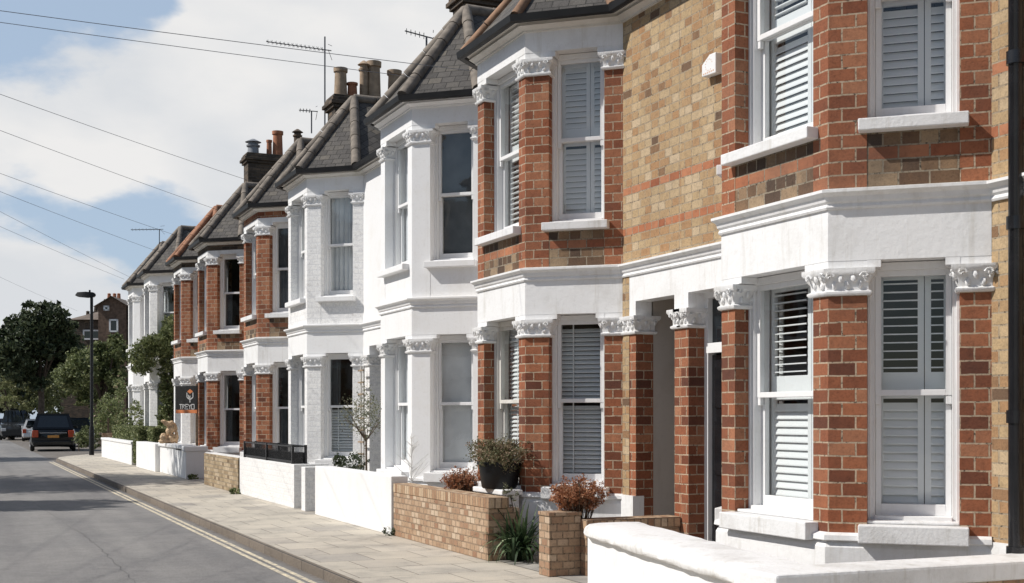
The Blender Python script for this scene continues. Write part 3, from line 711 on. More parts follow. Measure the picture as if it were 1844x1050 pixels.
    def hip(a, b):
        a, b = Vector(a), Vector(b); n = max(2, int((b-a).length/.42)); pts = []; rr = []
        for i in range(n):
            p0, p1 = a.lerp(b, i/n), a.lerp(b, (i+.97)/n)
            ht.tube([p0, p1], [hr*1.04, hr*.97], 10)
    up = Vector((0, 0, .02))
    for q in (eA, eB, eC): hip(Vector(q)+up, ap+up)
    hip(ap+up, Vector(Rg)+up)
    ht.build('hip_tile', p.get('hip', 'hiptile'), ro, smooth=True)
    # chimney
    for ch in p.get('chim', []):
        y, d0, d1, zt, pots = ch
        cb = MB(); cb.bx(d0, d1, y-.28, y+.28, 6.3, zt-.28)
        for i, (e, za, zb) in enumerate(((.05, zt-.28, zt-.21), (.10, zt-.21, zt-.13), (.06, zt-.13, zt-.05), (.03, zt-.05, zt))): cb.bx(d0-e, d1+e, y-.28-e, y+.28+e, za, zb)
        co = cb.build('chimney', 'sooty', ro, bevel=.01)
        for (pd, r_, h_, m_, kind) in pots:
            pm_ = MB(); dd = lerp(d0, d1, pd); r_ *= .97
            if kind == 'cowl':
                pm_.lathe((dd, y, zt), [(0, 0), (r_, 0), (r_*.92, h_), (r_*1.15, h_), (r_*1.2, h_+.04), (r_*.9, h_+.05), (r_*.85, h_+.12), (r_*1.4, h_+.13), (r_*.3, h_+.22), (0, h_+.22)], 14)
            else:
                pm_.lathe((dd, y, zt), [(0, 0), (r_*1.05, 0), (r_*.9, h_*.85), (r_*1.1, h_*.87), (r_*1.12, h_), (r_*.8, h_), (r_*.75, h_-.1), (0, h_-.1)], 14)
            pm_.build('chimney_pot', m_, H, smooth=True)
    if p.get('pipe'):
        y = p['pipe']; dp = MB(); x = DW-.085
        dp.tube([(x, y, .05), (x, y, ze-.3), (x-.1, y, ze-.12), (x-ov+.03, y, ze+.05)], .052, 12)
        for z in (1.55, 4.05, 2.9, 5.4, .6): dp.tube([(x, y, z), (x, y, z+.09)], .066, 12); dp.bx(x, DW, y-.02, y+.02, z+.03, z+.06)
        dp.build('downpipe', 'black', H, smooth=True)
    return H

W_ = dict
SH = W_(u='shutopen', l='shut'); SHU = W_(u='shutg', l='shutg', glass='glass_sky')
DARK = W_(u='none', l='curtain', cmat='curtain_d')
white_w = W_(u='sheet', l='sheet', cmat='curtain', glass='glass_sky')
houses = [
 W_(c=2.6, s=(1.4, 6.42), door='near', dopen=(2.0, 2.75), pier='red', flat='stock_band', render='render_old', win=[SH, SHU], chim=[], hip='hiptile', label='brick bay house nearest the camera, past the black drainpipe and mostly out of frame'),
 W_(c=7.64, s=(6.42, 11.10), door='far', dopen=(10.15, 10.96), porch=.12, pier='red', flat='stock_band', render='render_old', win=[SH, SHU, W_(u='shutopen', l='shut'), W_(u='shutopen', l='shut')], full=True, hip='hiptile', pipe=6.56,
    label='large red and yellow brick bay house with white louvred shutters, beside the black drainpipe'),
 W_(c=13.10, hr=.06, strip=True, s=(11.10, 15.80), door='near', dopen=(11.23, 12.04), porch=1.0, pier='red', flat='stock_band', render='render_old', win=[W_(u='blind', l='blind'), W_(u='shutg', l='shutg', glass='glass_sky'), W_(u='blind', l='blind', wood='trim_old'), W_(u='shuto', l='shuto')], full=True, hip='hiptile_b',
    label='red brick bay house with grey slatted blinds, beside the smooth white house'),
 W_(c=17.0, s=(15.80, 20.63), door='far', dopen=(19.4, 20.3), porch=.9, pier='render', flat='render', render='render', capm='stone', panel='render', win=[white_w, W_(u='sheet', l='sheet', cmat='curtain_d', glass='glass_sky'), W_(u='sheet', l='sheet', cmat='curtain'), W_(u='sheet', l='sheet', cmat='curtain')], full=True, hip='hiptile', soffit='render',
    chim=[(20.63, 8.15, 9.6, 9.1, [(.3, .13, .5, 'pot_c', 'pot')])], label='smooth all-white rendered bay house left of the red brick house with slatted blinds'),
 W_(c=22.83, s=(20.63, 25.62), door='near', dopen=(20.85, 21.7), porch=.9, pier='paintbrick', flat='render', render='render', panel='paintbrick', win=[W_(u='curtain', l='blind', cmat='curtain_d'), W_(u='curtain_full', l='curtain_full', cmat='curtain', glass='glass_sky')], full=True, hip='hiptile',
    chim=[(25.62, 7.25, 8.95, 8.30, [(.12, .14, .62, 'pot_c', 'pot'), (.27, .11, .34, 'pot_r', 'pot'), (.42, .10, .62, 'pot_c', 'cowl'), (.55, .15, .84, 'pot_c', 'pot'), (.82, .15, .7, 'pot_c', 'pot')])],
    label='white painted brick bay house with a small clipped tree and ladder trellis at its door'),
 W_(c=26.95, s=(25.62, 30.60), door='far', dopen=(29.5, 30.35), pier='red', flat='stock', render='render_old', frieze_brick='red', win=[DARK, W_(u='curtain', l='curtain_full', cmat='curtain_d')], hip='hiptile',
    label='red brick bay house behind the black railing planter, left of the white painted brick house'),
 W_(c=32.8, s=(30.60, 35.45), door='near', dopen=(30.8, 31.65), pier='red', flat='stock', render='render_old', frieze_brick='sooty', win=[DARK, DARK], hip='hiptile',
    chim=[(35.45, 7.55, 9.3, 9.0, [(.12, .17, .22, 'lead', 'cowl'), (.38, .08, .45, 'pot_r', 'pot'), (.52, .15, .72, 'pot_r', 'pot'), (.85, .12, .62, 'sooty', 'cowl')])],
    label='red brick bay house behind the low yellow brick garden wall'),
 W_(c=36.8, s=(35.45, 40.9), door='far', dopen=(39.6, 40.5), pier='red', pierlow='paintbrick', flat='stock', render='render_old', frieze_brick='sooty', win=[DARK, DARK], hip='hiptile_o',
    label='dark red brick bay house behind the black estate board'),
 W_(c=43.2, s=(40.9, 45.9), dz=.28, door='near', dopen=(41.2, 42.0), pier='paintbrick', flat='paintbrick', render='render', panel='paintbrick', win=[DARK, DARK], hip='hiptile',
    label='white painted brick bay house with climbing ivy'),
 W_(c=47.45, s=(45.9, 50.8), dz=.28, door='far', dopen=(49.8, 50.5), pier='render', flat='render', render='render', panel='render', win=[DARK, DARK], hip='hiptile',
    label='last white bay house at the far end of the terrace beside the trees'),
]
HS = [make_house(h) for h in houses]

def copy_tree(o, parent=None):
    c = o.copy(); COL.objects.link(c); c.parent = parent; OFF[c.name] = OFF.get(o.name, Vector((0, 0, 0)))
    for ch in o.children: copy_tree(ch, c)
    return c
for i in (1, 2, 3, 4, 5, 6, 7):        # the opposite side of the street: seen only as reflections and bounced light
    c = copy_tree(HS[i]); q = HS[i].location; c.location = (-2.9-q.x, 42-q.y, 0); c.rotation_euler = (0, 0, math.pi)
    c['label'] = 'terraced bay house on the opposite side of the street, outside the picture'; c['group'] = 'terraced houses on the opposite side'

# alarm box on the flat wall of the shuttered house
def on_wall(name, label, cat, x, y, D=DW): 
    s = s_at(x, D); k = D/(CY*(x+84)); return (D, s, 1.6+(749-y)*D/CY/(x+84))
ax = on_wall(0, 0, 0, 1289, 120)
t = thing('alarm_box', 'white angular burglar alarm box high on the yellow brick wall', 'alarm box', ax)
F = Frame((ax[0]-.003, ax[1]+.12), t=(0, -1)); m = MB(); z = ax[2]
for (w1, e) in ((.075, 0),):
    pts = [(0, z-.085), (.25, z-.10), (.25, z+.10), (.14, z+.105), (0, z+.03)]
    fr = [F.at(u*.98+.003, v, .085) for u, v in pts]; bk = [F.at(u, v, 0) for u, v in pts]
    m.face(fr); m.face(bk[::-1])
    for i in range(5): j = (i+1) % 5; m.face([bk[i], bk[j], fr[j], fr[i]])
m.build('case', 'wood', t, bevel=.008)
m = MB()
for i in range(11):
    a = R(20+i*28); m.box(F, .13+.06*math.cos(a)-.004, .13+.06*math.cos(a)+.004, z+.0+.055*math.sin(a), z+.010+.055*math.sin(a), .0852, .0865)
for i in range(6): m.box(F, .03+i*.034, .05+i*.034, z-.074, z-.06, .0852, .0865)
m.build('emblem', 'peach', t)

# ------------------------------------------------------------------ garden walls
def garden_wall(label, parts, name='garden_wall', cat='garden wall', group=None, loc=None):
    """parts: (child name, material, [ (plan, z0, z1) ], bevel)"""
    pl = parts[0][2][0][0]; t = thing(name, label, cat, (pl[0][0], pl[0][1], 0), group or 'front garden walls')
    for nm, mt, sol, bv in parts:
        m = MB()
        for s in sol: m.prism(s[0], s[1], s[2], s[3] if len(s) > 3 else 0)
        m.build(nm, mt, t, bevel=bv)
    return t
def rect(x0, x1, y0, y1): return [(x0, y1), (x0, y0), (x1, y0), (x1, y1)]   # CCW, origin at the far front corner
DG = 5.38
# buff brick wall of the blinds house
t = garden_wall('buff brick garden wall topped with upright bricks, open at the path end', [
  ('wall', 'garden', [(rect(DG, DG+.235, 12.72, 15.98), 0, .575)], .004),
  ('coping', 'soldier', [(rect(DG-.004, DG+.240, 12.70, 15.98), .580, .70)], .006),
  ('pier', 'garden', [(rect(DG+.002, DG+.38, 12.73, 12.95), 0, .577)], .004)])
t = garden_wall('small square buff brick gate pier with a brick wall running back to the porch', [
  ('pier', 'garden', [(rect(DG+.02, DG+.37, 11.22, 11.46), 0, .60)], .004),
  ('return_wall', 'garden', [(rect(DG+.372, DW-.01, 11.10, 11.32), 0, .465)], .004),
  ('cap', 'soldier', [(rect(DG+.372, DW-.01, 11.09, 11.33), .467, .565)], .006),
  ('pier_cap', 'garden', [(rect(DG+.012, DG+.378, 11.212, 11.468), .60, .64)], .005)])
# near white wall with a rounded coping: runs slightly out of parallel with the street, then returns to the house
t = thing('garden_wall', 'low white rendered garden wall with a rounded coping in the near foreground', 'garden wall', (5.25, 10.2, 0), 'front garden walls')
P0, P1, P2 = (5.27, 10.15), (4.56, 6.35), (8.2, 6.28)
m = MB(); path = [P0, P1, P2]
m.sweep([P0, P1], [(-.24, 0), (0, 0), (0, .52), (-.24, .52)]); m.build('wall', 'render', t, bevel=.01)
m = MB(); m.prism([(4.60, 6.50), (4.58, 6.30), (6.81, 6.24), (6.81, 6.44)], 0, .52, 1); m.build('return_wall', 'garden', t)
prof = [(-.44, .515), (.050, .515), (.066, .53), (.066, .565), (.045, .60), (-.01, .622), (-.12, .634), (-.3, .640), (-.44, .634)]
m = MB(); a = Vector(P0); b = Vector(P1); n = 26; rd = random.Random(3)
tdir = (b-a).normalized(); fr_ = Frame(a, b); last = None
rings = []
for i in range(n+1):
    u = fr_.len*i/n; cap = 1.0
    jit = [(rd.uniform(-.006, .006), rd.uniform(-.006, .006)) for _ in prof]
    if i == 0: sc_ = .80
    else: sc_ = 1
    rings.append([fr_.at(u-(.06 if i == 0 else 0), lerp(.565, z, sc_)+j2, lerp(-.18, w_, sc_)+j1) for (w_, z), (j1, j2) in zip(prof, jit)])
for i in range(n):
    for j in range(len(prof)):
        k = (j+1) % len(prof); m.face([rings[i][j], rings[i+1][j], rings[i+1][k], rings[i][k]])
m.face(rings[0]); m.face(rings[-1][::-1])
m.build('coping', 'coping', t, smooth=True)
m = MB(); m.prism([(4.50, 6.62), (4.50, 6.22), (6.80, 6.16), (6.80, 6.56)], .522, .646); m.build('return_coping', 'coping', t, bevel=.02)
# tall white wall
t = garden_wall('tall smooth bright white garden wall, the tallest of the row', [
  ('wall', 'render', [(rect(DG-.02, DG+.22, 16.02, 19.9), 0, .79)], .01)])
t = garden_wall('narrow white painted brick gate pier beside the tall smooth white wall', [
  ('pier', 'paintbrick', [(rect(DG+.0, DG+.5, 20.6, 20.85), 0, .74)], .006)], name='gate_pier', cat='gate pier')
t = garden_wall('white painted brick garden wall carrying the black railing planter', [
  ('wall', 'paintbrick', [(rect(DG-.0, DG+.30, 21.35, 25.86), 0, .76)], .006),
  ('end_pier', 'paintbrick', [(rect(DG+.30, DG+.62, 21.35, 21.65), 0, .76)], .006)])
t = garden_wall('low yellow stock brick garden wall between two white walls', [
  ('wall', 'yellowwall', [(rect(DG-.03, DG+.22, 25.9, 29.7), 0, .73)], .004),
  ('coping', 'stone', [(rect(DG+.0, DG+.22, 25.9, 29.7), .73, .75)], .004)])
t = garden_wall('white garden wall with a thick flat coping below the estate board', [
  ('wall', 'render', [(rect(DG, DG+.3, 34.0, 36.75), 0, .74), (rect(DG, DG+.5, 32.4, 32.8), 0, .70), (rect(DG+.01, DG+.28, 32.8, 34.0), 0, .70)], .01),
  ('coping', 'render', [(rect(DG-.05, DG+.33, 32.75, 36.8), .745, .85), (rect(DG-.05, DG+.55, 32.35, 32.75), .70, .83)], .02)])
t = garden_wall('plain white garden wall between the hedge and the coped wall with the carved ornament', [
  ('wall', 'render', [(rect(DG-.12, DG+.2, 36.85, 40.9), 0, .80)], .01)])
t = garden_wall('last low white garden wall with coping in front of the hedge', [
  ('wall', 'paintbrick', [(rect(DG-.1, DG+.15, 42.2, 51.2), 0, .68), (rect(DG+.15, DG+.5, 42.2, 42.5), 0, .68)], .01),
  ('coping', 'render_old', [(rect(DG-.13, DG+.18, 42.18, 51.2), .68, .76)], .01)])
# forecourts
m = MB(); m.face([(DG+.1, -2, .006), (DW+.1, -2, .006), (DW+.1, 50.8, .006), (DG+.1, 50.8, .006)]); o = m.build('forecourt', 'concrete'); tag(o, kind='structure')
m = MB(); m.bx(DG+.18, DW-.02, 53.6, 53.8, 0, .9); o = m.build('gate_post_wall', 'garden'); tag(o, 'short brown brick wall stub beside the street lamp', 'wall')

# ------------------------------------------------------------------ railing planter on wall
t = thing('railing_planter', 'black metal railing trough standing on the white painted brick wall', 'railing', (DG+.13, 23.6, .76))
m = MB(); y0, y1, d0, d1, z0, z1 = 21.6, 25.55, DG+.04, DG+.27, .76, 1.08
for d in (d0, d1):
    m.bx(d-.012, d+.012, y0, y1, z1-.025, z1); m.bx(d-.012, d+.012, y0, y1, z0+.03, z0+.055)
    for i in range(45): y = lerp(y0, y1, i/44); m.bx(d-.005, d+.005, y-.005, y+.005, z0+.05, z1-.02)
for y in (y0, (y0+y1)/2, y1):
    for d in (d0, d1): m.bx(d-.02, d+.02, y-.03, y+.03, z0, z1+.01)
    m.bx(d0, d1, y-.012, y+.012, z1-.025, z1-.002)
m.build('frame', 'black', t)
m = MB(); m.bx(d0+.015, d1-.015, y0+.03, y1-.03, z0+.01, z0+.2); m.build('trough', 'black', t)

# ------------------------------------------------------------------ plants
def plant(name, label, cat, loc, blobs, n, size, mat, stem=None, group=None, seed=1, clump=.35, shell=.5, part='foliage', stemmat='twig'):
    t = thing(name, label, cat, loc, group)
    m = MB(); leafcloud(m, blobs, n, size, clump, seed=seed, shell=shell); m.build(part, mat, t)
    if stem:
        s = MB()
        for pts, r in stem: s.tube(pts, r, 6)
        s.build('stem', stemmat, t)
    return t
def stems(c, n, h, spread, seed, r=.004, z0=0):
    rd = random.Random(seed); res = []
    for _ in range(n):
        a = rd.random()*6.28; k = rd.random()**.6*spread; e = (c[0]+k*math.cos(a), c[1]+k*math.sin(a), z0+h*rd.uniform(.75, 1.05))
        res.append(([(c[0]+rd.uniform(-.05, .05), c[1]+rd.uniform(-.05, .05), z0), (lerp(c[0], e[0], .45), lerp(c[1], e[1], .45), z0+h*.55), e], r))
    return res
# rust coloured dried heads behind the buff wall and behind the pier
for nm, x, y, D, lab in (('dried_flower_plant', 1022, 890, 5.62, 'rust brown dried flower heads above the square brick gate pier'), ('dried_flower_plant', 818, 865, 5.60, 'rust brown dried flower heads over the buff wall, left of the black planter')):
    s = s_at(x, D); k = D/CY/(x+84); zc = 1.6+(749-y)*k; r = 48*k if x > 900 else 36*k
    c = (D+.18, s+.12, zc)
    plant(nm, lab, 'plant', (c[0], c[1], 0), [(c, (r*1.0, r*1.05, .16)), ((c[0], c[1], zc-.07), (r*.8, r*.8, .14)), ((c[0]-.1, c[1], zc-.03), (r*.8, r*.8, .12))], 9000 if x > 900 else 5000, .014, 'leaf_rust', stems(c, 60, zc+.08, r*.9, 5), 'dried flower plants', seed=int(x), clump=.22, shell=.2, part='flower_head')
# bench shelf and black planter
s = s_at(895, 5.78)
t = thing('stone_bench', 'small white stone bench under the black planter', 'bench', (5.75, s, 0))
m = MB(); m.bx(5.66, 5.92, s-.42, s+.46, .70, .76); m.build('slab', 'render_old', t, bevel=.012)
m = MB(); m.bx(5.69, 5.89, s+.28, s+.4, 0, .70); m.build('leg', 'render_old', t, bevel=.006); m = MB(); m.bx(5.69, 5.89, s-.38, s-.26, 0, .70); m.build('leg', 'render_old', t, bevel=.006)
pc = (5.79, s-.05)
t = thing('planter', 'large round black planter standing on the small white bench', 'planter', (pc[0], pc[1], .76))
m = MB(); m.lathe((pc[0], pc[1], .762), [(0, 0), (.195, 0), (.21, .02), (.245, .27), (.265, .275), (.265, .31), (.245, .31), (.235, .26), (0, .26)], 24); m.build('pot', 'potblack', t, smooth=True)
c = (pc[0], pc[1], 1.17)
plant('sedum_plant', 'bushy green and pink sedum growing in the black planter', 'plant', (c[0], c[1], 1.0), [(c, (.36, .44, .17)), ((c[0], c[1], 1.06), (.30, .36, .14))], 9500, .014, 'leaf_sedum', stems(c, 70, .3, .33, 8, z0=1.0), seed=4, clump=.3, shell=.25)
# strap-leaved plant in the gateway
def strap(name, label, c, n, L_, mat, seed, wd=.014, group=None):
    t = thing(name, label, 'plant', (c[0], c[1], c[2]), group); m = MB(); rd = random.Random(seed)
    for _ in range(n):
        a = rd.random()*6.28; l = L_*rd.uniform(.5, 1.1); lean = rd.uniform(.25, 1.75); pts = []; p = Vector(c)+Vector((rd.uniform(-.12, .12), rd.uniform(-.12, .12), 0)); th = R(88)-lean*.3; tone = rd.random()
        for i in range(7):
            pts.append(p.copy()); p = p+Vector((math.cos(a)*math.cos(th), math.sin(a)*math.cos(th), math.sin(th)))*l/6; th -= lean*.33
        side = Vector((-math.sin(a), math.cos(a), 0))
        for i in range(6):
            w0, w1 = wd*(1-(i/6)**2), wd*(1-((i+1)/6)**2)
            m.face([pts[i]-side*w0, pts[i]+side*w0, pts[i+1]+side*w1, pts[i+1]-side*w1]); m.tone.append(min(1, tone*.7+.3*rd.random()))
    m.build('leaf', mat, t); return t
strap('strap_leaved_plant', 'clump of long arching green leaves in the gateway between the brick walls', (5.70, s_at(935, 5.70), .02), 120, .74, 'leaf_strap', 3, .022)
c0 = Vector((5.70, s_at(925, 5.7), 0))
st = [([(c0.x, c0.y, 0), (c0.x+.02, c0.y-.03, .4), (c0.x-.02, c0.y+.05, .72)], .006), ([(c0.x, c0.y, .1), (c0.x-.04, c0.y-.06, .35), (c0.x, c0.y-.1, .55)], .005)]
plant('rose_stem', 'thin pale flowered climbing stem rising over the end of the buff wall', 'plant', (c0.x, c0.y, 0), [((c0.x-.02, c0.y+.05, .76), (.14, .2, .07)), ((c0.x, c0.y-.02, .5), (.05, .08, .2))], 260, .014, 'leaf_olive', st, seed=9)
# the tar joint that wanders across the road
cpts = []
for (x, y) in ((60, 905), (100, 932), (150, 963), (178, 985), (205, 1012), (235, 1040), (262, 1075)):
    zc_ = 1.71*FPX/(y-749); q = pix(x, y, zc_); cpts.append((q.x, q.y))
m = MB()
for (a, b) in zip(cpts, cpts[1:]):
    for i in range(6):
        f0, f1 = i/6, (i+1)/6; jx = lambda f: .02*math.sin((a[1]+f*(b[1]-a[1]))*9)
        x0, y0, x1, y1 = lerp(a[0], b[0], f0)+jx(f0), lerp(a[1], b[1], f0), lerp(a[0], b[0], f1)+jx(f1), lerp(a[1], b[1], f1)
        m.face([(x0-.005, y0, -.107), (x0+.005, y0, -.107), (x1+.005, y1, -.107), (x1-.005, y1, -.107)])
o = m.build('road_joint', 'tar'); tag(o, kind='structure')
for cw, lab in (((DG+.15, 32.2, .05), 'tuft of weeds by the open end of the coped white wall'), ((DG-.07, 25.88, .04), 'tiny weed where the yellow brick wall meets the painted white wall')):
    plant('weed', lab, 'plant', (cw[0], cw[1], 0), [(cw, (.14, .22, .10))], 300, .03, 'leaf_mid', seed=7)
# small weed at the foot of the wall
cw = (DG-.05, 16.0, 0.05)
plant('weed', 'small tuft of weeds at the foot of the walls where buff brick meets white', 'plant', (cw[0], cw[1], 0), [(cw, (.07, .10, .09))], 260, .016, 'leaf_dark', seed=2)
# white wire tree ornament
xw = s_at(741, 5.75); t = thing('wire_tree', 'spiky white painted branch standing behind the buff and white walls', 'ornament', (5.75, xw, .3))
m = MB(); rd = random.Random(5); m.tube([(5.75, xw, .3), (5.75, xw, 1.36)], [.012, .004], 6)
for i in range(34):
    z = rd.uniform(.7, 1.3); a = rd.random()*6.28; l = (1.42-z)*.42; e = (5.75+math.cos(a)*l, xw+math.sin(a)*l, z+l*.9)
    m.tube([(5.75, xw, z), e], [.005, .0025], 4)
m.build('branch', 'whitetwig', t)
# clipped small tree + trellis at the white painted house
sx_ = s_at(659, 5.95); cz = 1.55
t = thing('lollipop_tree', 'small round-headed clipped tree with a thin bare stem behind the tall white wall', 'tree', (5.95, sx_, 0))
m = MB(); leafcloud(m, [((5.95, sx_, 1.62), (.34, .50, .44))], 1400, .019, .45, seed=12, shell=.2); m.build('crown', 'leaf_olive', t)
m = MB(); m.tube([(5.95, sx_, 0), (5.96, sx_+.01, .7), (5.95, sx_, 1.3)], [.022, .018, .014], 7)
rd = random.Random(2)
for i in range(16):
    a = rd.random()*6.28; m.tube([(5.95, sx_, 1.2), (5.95+.15*math.cos(a), sx_+.2*math.sin(a), 1.42), (5.95+.33*math.cos(a), sx_+.44*math.sin(a), rd.uniform(1.4, 1.9))], [.008, .005, .003], 4)
m.build('trunk', 'twig', t)
st_s = s_at(653, 6.75); t = thing('trellis', 'narrow cream ladder trellis leaning on the white wall beside the porch', 'trellis', (6.75, st_s, .6))
m = MB()
for dy in (-.085, .085): m.bx(6.735, 6.76, st_s+dy-.010, st_s+dy+.010, .05, 2.5)
m.build('rail', 'trim_old', t); 
for i in range(9): z = .7+i*.215; m = MB(); m.bx(6.705, 6.733, st_s-.15, st_s+.15, z-.014, z+.014); m.build('rung', 'pot_c', t)  # darker rung colour stands in for the shade on them
for x_, r_, lab in ((612, .10, 'left'), (640, .17, 'right')):
    D = 5.85; s = s_at(x_, D); c = (D, s, .86)
    plant('shrub', 'small dark shrub behind the tall white wall, '+('by the trellis foot' if lab == 'right' else 'below the painted brick bay window'), 'shrub', (D, s, 0), [(c, (r_, r_*1.2, r_))], 600, .022, 'leaf_dark', [([(D, s, 0), (D, s, .8)], .01)], 'small shrubs', seed=int(x_))
# far hedge, ivy
t = thing('hedge', 'clipped dark green box hedge rising above the last white wall', 'hedge', (5.8, 44, 0))
m = MB(); rd = random.Random(4)
def hedge_box(m, x0, x1, y0, y1, z0, z1, n, sz):
    for _ in range(n):
        f = rd.random()
        q = [rd.uniform(x0, x1), rd.uniform(y0, y1), rd.uniform(z0, z1)]
        if f < .4: q[0] = x0+rd.uniform(-.03, .05)
        elif f < .7: q[1] = y0+rd.uniform(-.03, .05)
        elif f < .9: q[2] = z1-rd.uniform(-.03, .05)
        nrm = Vector((rd.gauss(0, 1), rd.gauss(0, 1), rd.gauss(.4, 1))).normalized(); a = nrm.orthogonal().normalized(); a.rotate(Matrix.Rotation(rd.random()*6.28, 3, nrm)); b = nrm.cross(a); s_ = sz*rd.uniform(.6, 1.2); q = Vector(q)
        m.face([q-a*s_, q+b*s_*.6, q+a*s_, q-b*s_*.6]); m.tone.append(rd.random())
hedge_box(m, 5.62, 6.3, 39.8, 50.5, .6, 1.22, 14000, .045); hedge_box(m, 5.35, 5.8, 41.0, 42.15, .1, 1.2, 7000, .045)
m.build('foliage', 'leaf_mid', t)
iv = []
for i in range(10): iv.append(((6.45, 42.65+.1*math.sin(i), .8+i*.38), (.22, .35, .34)))
iv += [((5.72, 42.4, 3.62), (.42, .5, .48)), ((5.65, 42.9, 3.35), (.34, .5, .4)), ((5.95, 42.3, 3.9), (.3, .45, .35)), ((6.2, 42.4, 3.9), (.35, .45, .4)), ((6.5, 42.6, 4.4), (.25, .4, .5))]
plant('ivy', 'dense dark ivy climbing the white painted brick house and hanging over its bay', 'climbing plant', (6.7, 41.9, 0), iv, 15000, .05, 'leaf_mid', [([(6.7, 42.3, 0), (6.5, 42.5, 1.5), (6.45, 42.6, 3.2)], .03)], seed=21, shell=.6)
D = 5.9; s = s_at(245, D)
plant('shrub', 'small leafy rose shrub against the far white bay above the hedge', 'shrub', (D, s, 0), [((D, s, 1.5), (.25, .5, .7))], 900, .05, 'leaf_mid', [([(D, s, 0), (D, s, 1.2)], .02)], 'small shrubs', seed=31)
# ------------------------------------------------------------------ carved ornament
so_ = s_at(305, DG+.05); t = thing('carved_ornament', 'lumpy tan carved ornament shaped like a seated animal, on the white wall', 'ornament', (DG+.05, so_, .85))
bmo = bmesh.new(); oz = .85
def orb(dx, dz, rx, rz, ry=.1, rot=0):
    mtx = Matrix.Translation((DG+.02+dx, so_, oz+dz))@Matrix.Rotation(rot, 4, 'Y')@Matrix.Diagonal((rx, ry, rz, 1)); bmesh.ops.create_icosphere(bmo, subdivisions=3, radius=1, matrix=mtx)
orb(.10, .12, .14, .14, .12); orb(-.12, .15, .10, .13, .1); orb(-.17, .05, .09, .05, .1); orb(.22, .16, .05, .20, .08); orb(.0, .05, .2, .05, .12)
orb(.03, .33, .085, .14, .09); orb(.12, .42, .08, .12, .09); orb(.0, .53, .14, .07, .08, .35); orb(-.13, .60, .07, .04, .05, .2); orb(.08, .56, .10, .06, .07, .2); orb(.20, .40, .04, .14, .05)
me = bpy.data.meshes.new('figure'); bmo.to_mesh(me); bmo.free(); me.materials.append(M['sandstone'])
me.transform(Matrix.Translation(-OFF[t.name]))
o = bpy.data.objects.new('figure', me); COL.objects.link(o); o.parent = t; rm_ = o.modifiers.new('remesh', 'REMESH'); rm_.mode = 'VOXEL'; rm_.voxel_size = .016
tx = bpy.data.textures.new('lumps', 'CLOUDS'); tx.noise_scale = .07; dm = o.modifiers.new('lumps', 'DISPLACE'); dm.texture = tx; dm.strength = .06; dm.mid_level = .5

# ------------------------------------------------------------------ estate board
sb_ = s_at(337, 5.62); t = thing('estate_board', 'black estate agent board with a white and orange cube logo, on a post', 'sign board', (5.62, sb_, 0))
F = Frame(pix(317, 700, 33.2).xy, pix(355, 700, 32.8).xy)
fw = F.len; zt, zb_ = 1.6+(749-695)/FPX*33.0, 1.6+(749-738)/FPX*33.0
m = MB(); m.box(F, 0, fw, zb_, zt, -.012, .012); m.build('panel', 'black', t)
m = MB(); m.box(F, 0, fw, zb_-.09, zb_-.002, -.014, .014); m.build('strip', 'orange', t)
m = MB(); pc_ = F.at(fw-.06, 0, -.05); m.bx(pc_[0]-.03, pc_[0]+.03, pc_[1]-.03, pc_[1]+.03, 0, zt+.05); m.build('post', 'postwood', t)
m = MB(); cu, cz_, rr = fw*.68, lerp(zb_, zt, .62), .125
hexp = [(cu+rr*math.sin(R(60*i)), cz_+rr*math.cos(R(60*i))) for i in range(6)]
def stroke(m, p, q, wd_, w0=.0125, w1=.0145):
    d = Vector((q[0]-p[0], q[1]-p[1])).normalized(); n_ = Vector((-d.y, d.x))*wd_/2; A_ = [(p[0]+n_.x, p[1]+n_.y), (q[0]+n_.x, q[1]+n_.y), (q[0]-n_.x, q[1]-n_.y), (p[0]-n_.x, p[1]-n_.y)]
    m.face([F.at(u, v, w1) for u, v in A_])
for i in (1, 2, 3, 4): stroke(m, hexp[i], hexp[(i+1) % 6], .028)
stroke(m, (cu, cz_-.02), (cu, cz_-.2), .028); stroke(m, (cu-.06, cz_), (cu-.03, cz_-.08), .03)
m.build('logo', 'paper', t)
m = MB(); q = [(cu-.10, cz_+.09), (cu, cz_+.03), (cu+.11, cz_+.09), (cu, cz_+.155)]; m.face([F.at(u, v, .0142) for u, v in q]); m.build('logo_top', 'orange', t)
# lettering
def letters(parent, txt, u, v, h, wd_, mat, track=1.15, fr=None):
    F_ = fr or F; m = MB()
    segs = {'T': [((0, 1), (1, 1)), ((.5, 1), (.5, 0))], 'E': [((0, 0), (0, 1)), ((0, 1), (1, 1)), ((0, .5), (.8, .5)), ((0, 0), (1, 0))], 'R': [((0, 0), (0, 1)), ((0, 1), (1, .85)), ((1, .85), (0, .5)), ((.3, .5), (1, 0))], 'Y': [((0, 1), (.5, .5)), ((1, 1), (.5, .5)), ((.5, .5), (.5, 0))], 'O': [((0, 0), (0, 1)), ((0, 1), (1, 1)), ((1, 1), (1, 0)), ((1, 0), (0, 0))]}
    for i, ch in enumerate(txt):
        for p, q in segs[ch]: stroke(m, (u+(i*track+p[0])*wd_, v+p[1]*h), (u+(i*track+q[0])*wd_, v+q[1]*h), .022)
    return m.build('lettering', mat, parent)
letters(t, 'TREYO', fw*.18, zb_+.02, .12, fw*.125, 'paper')

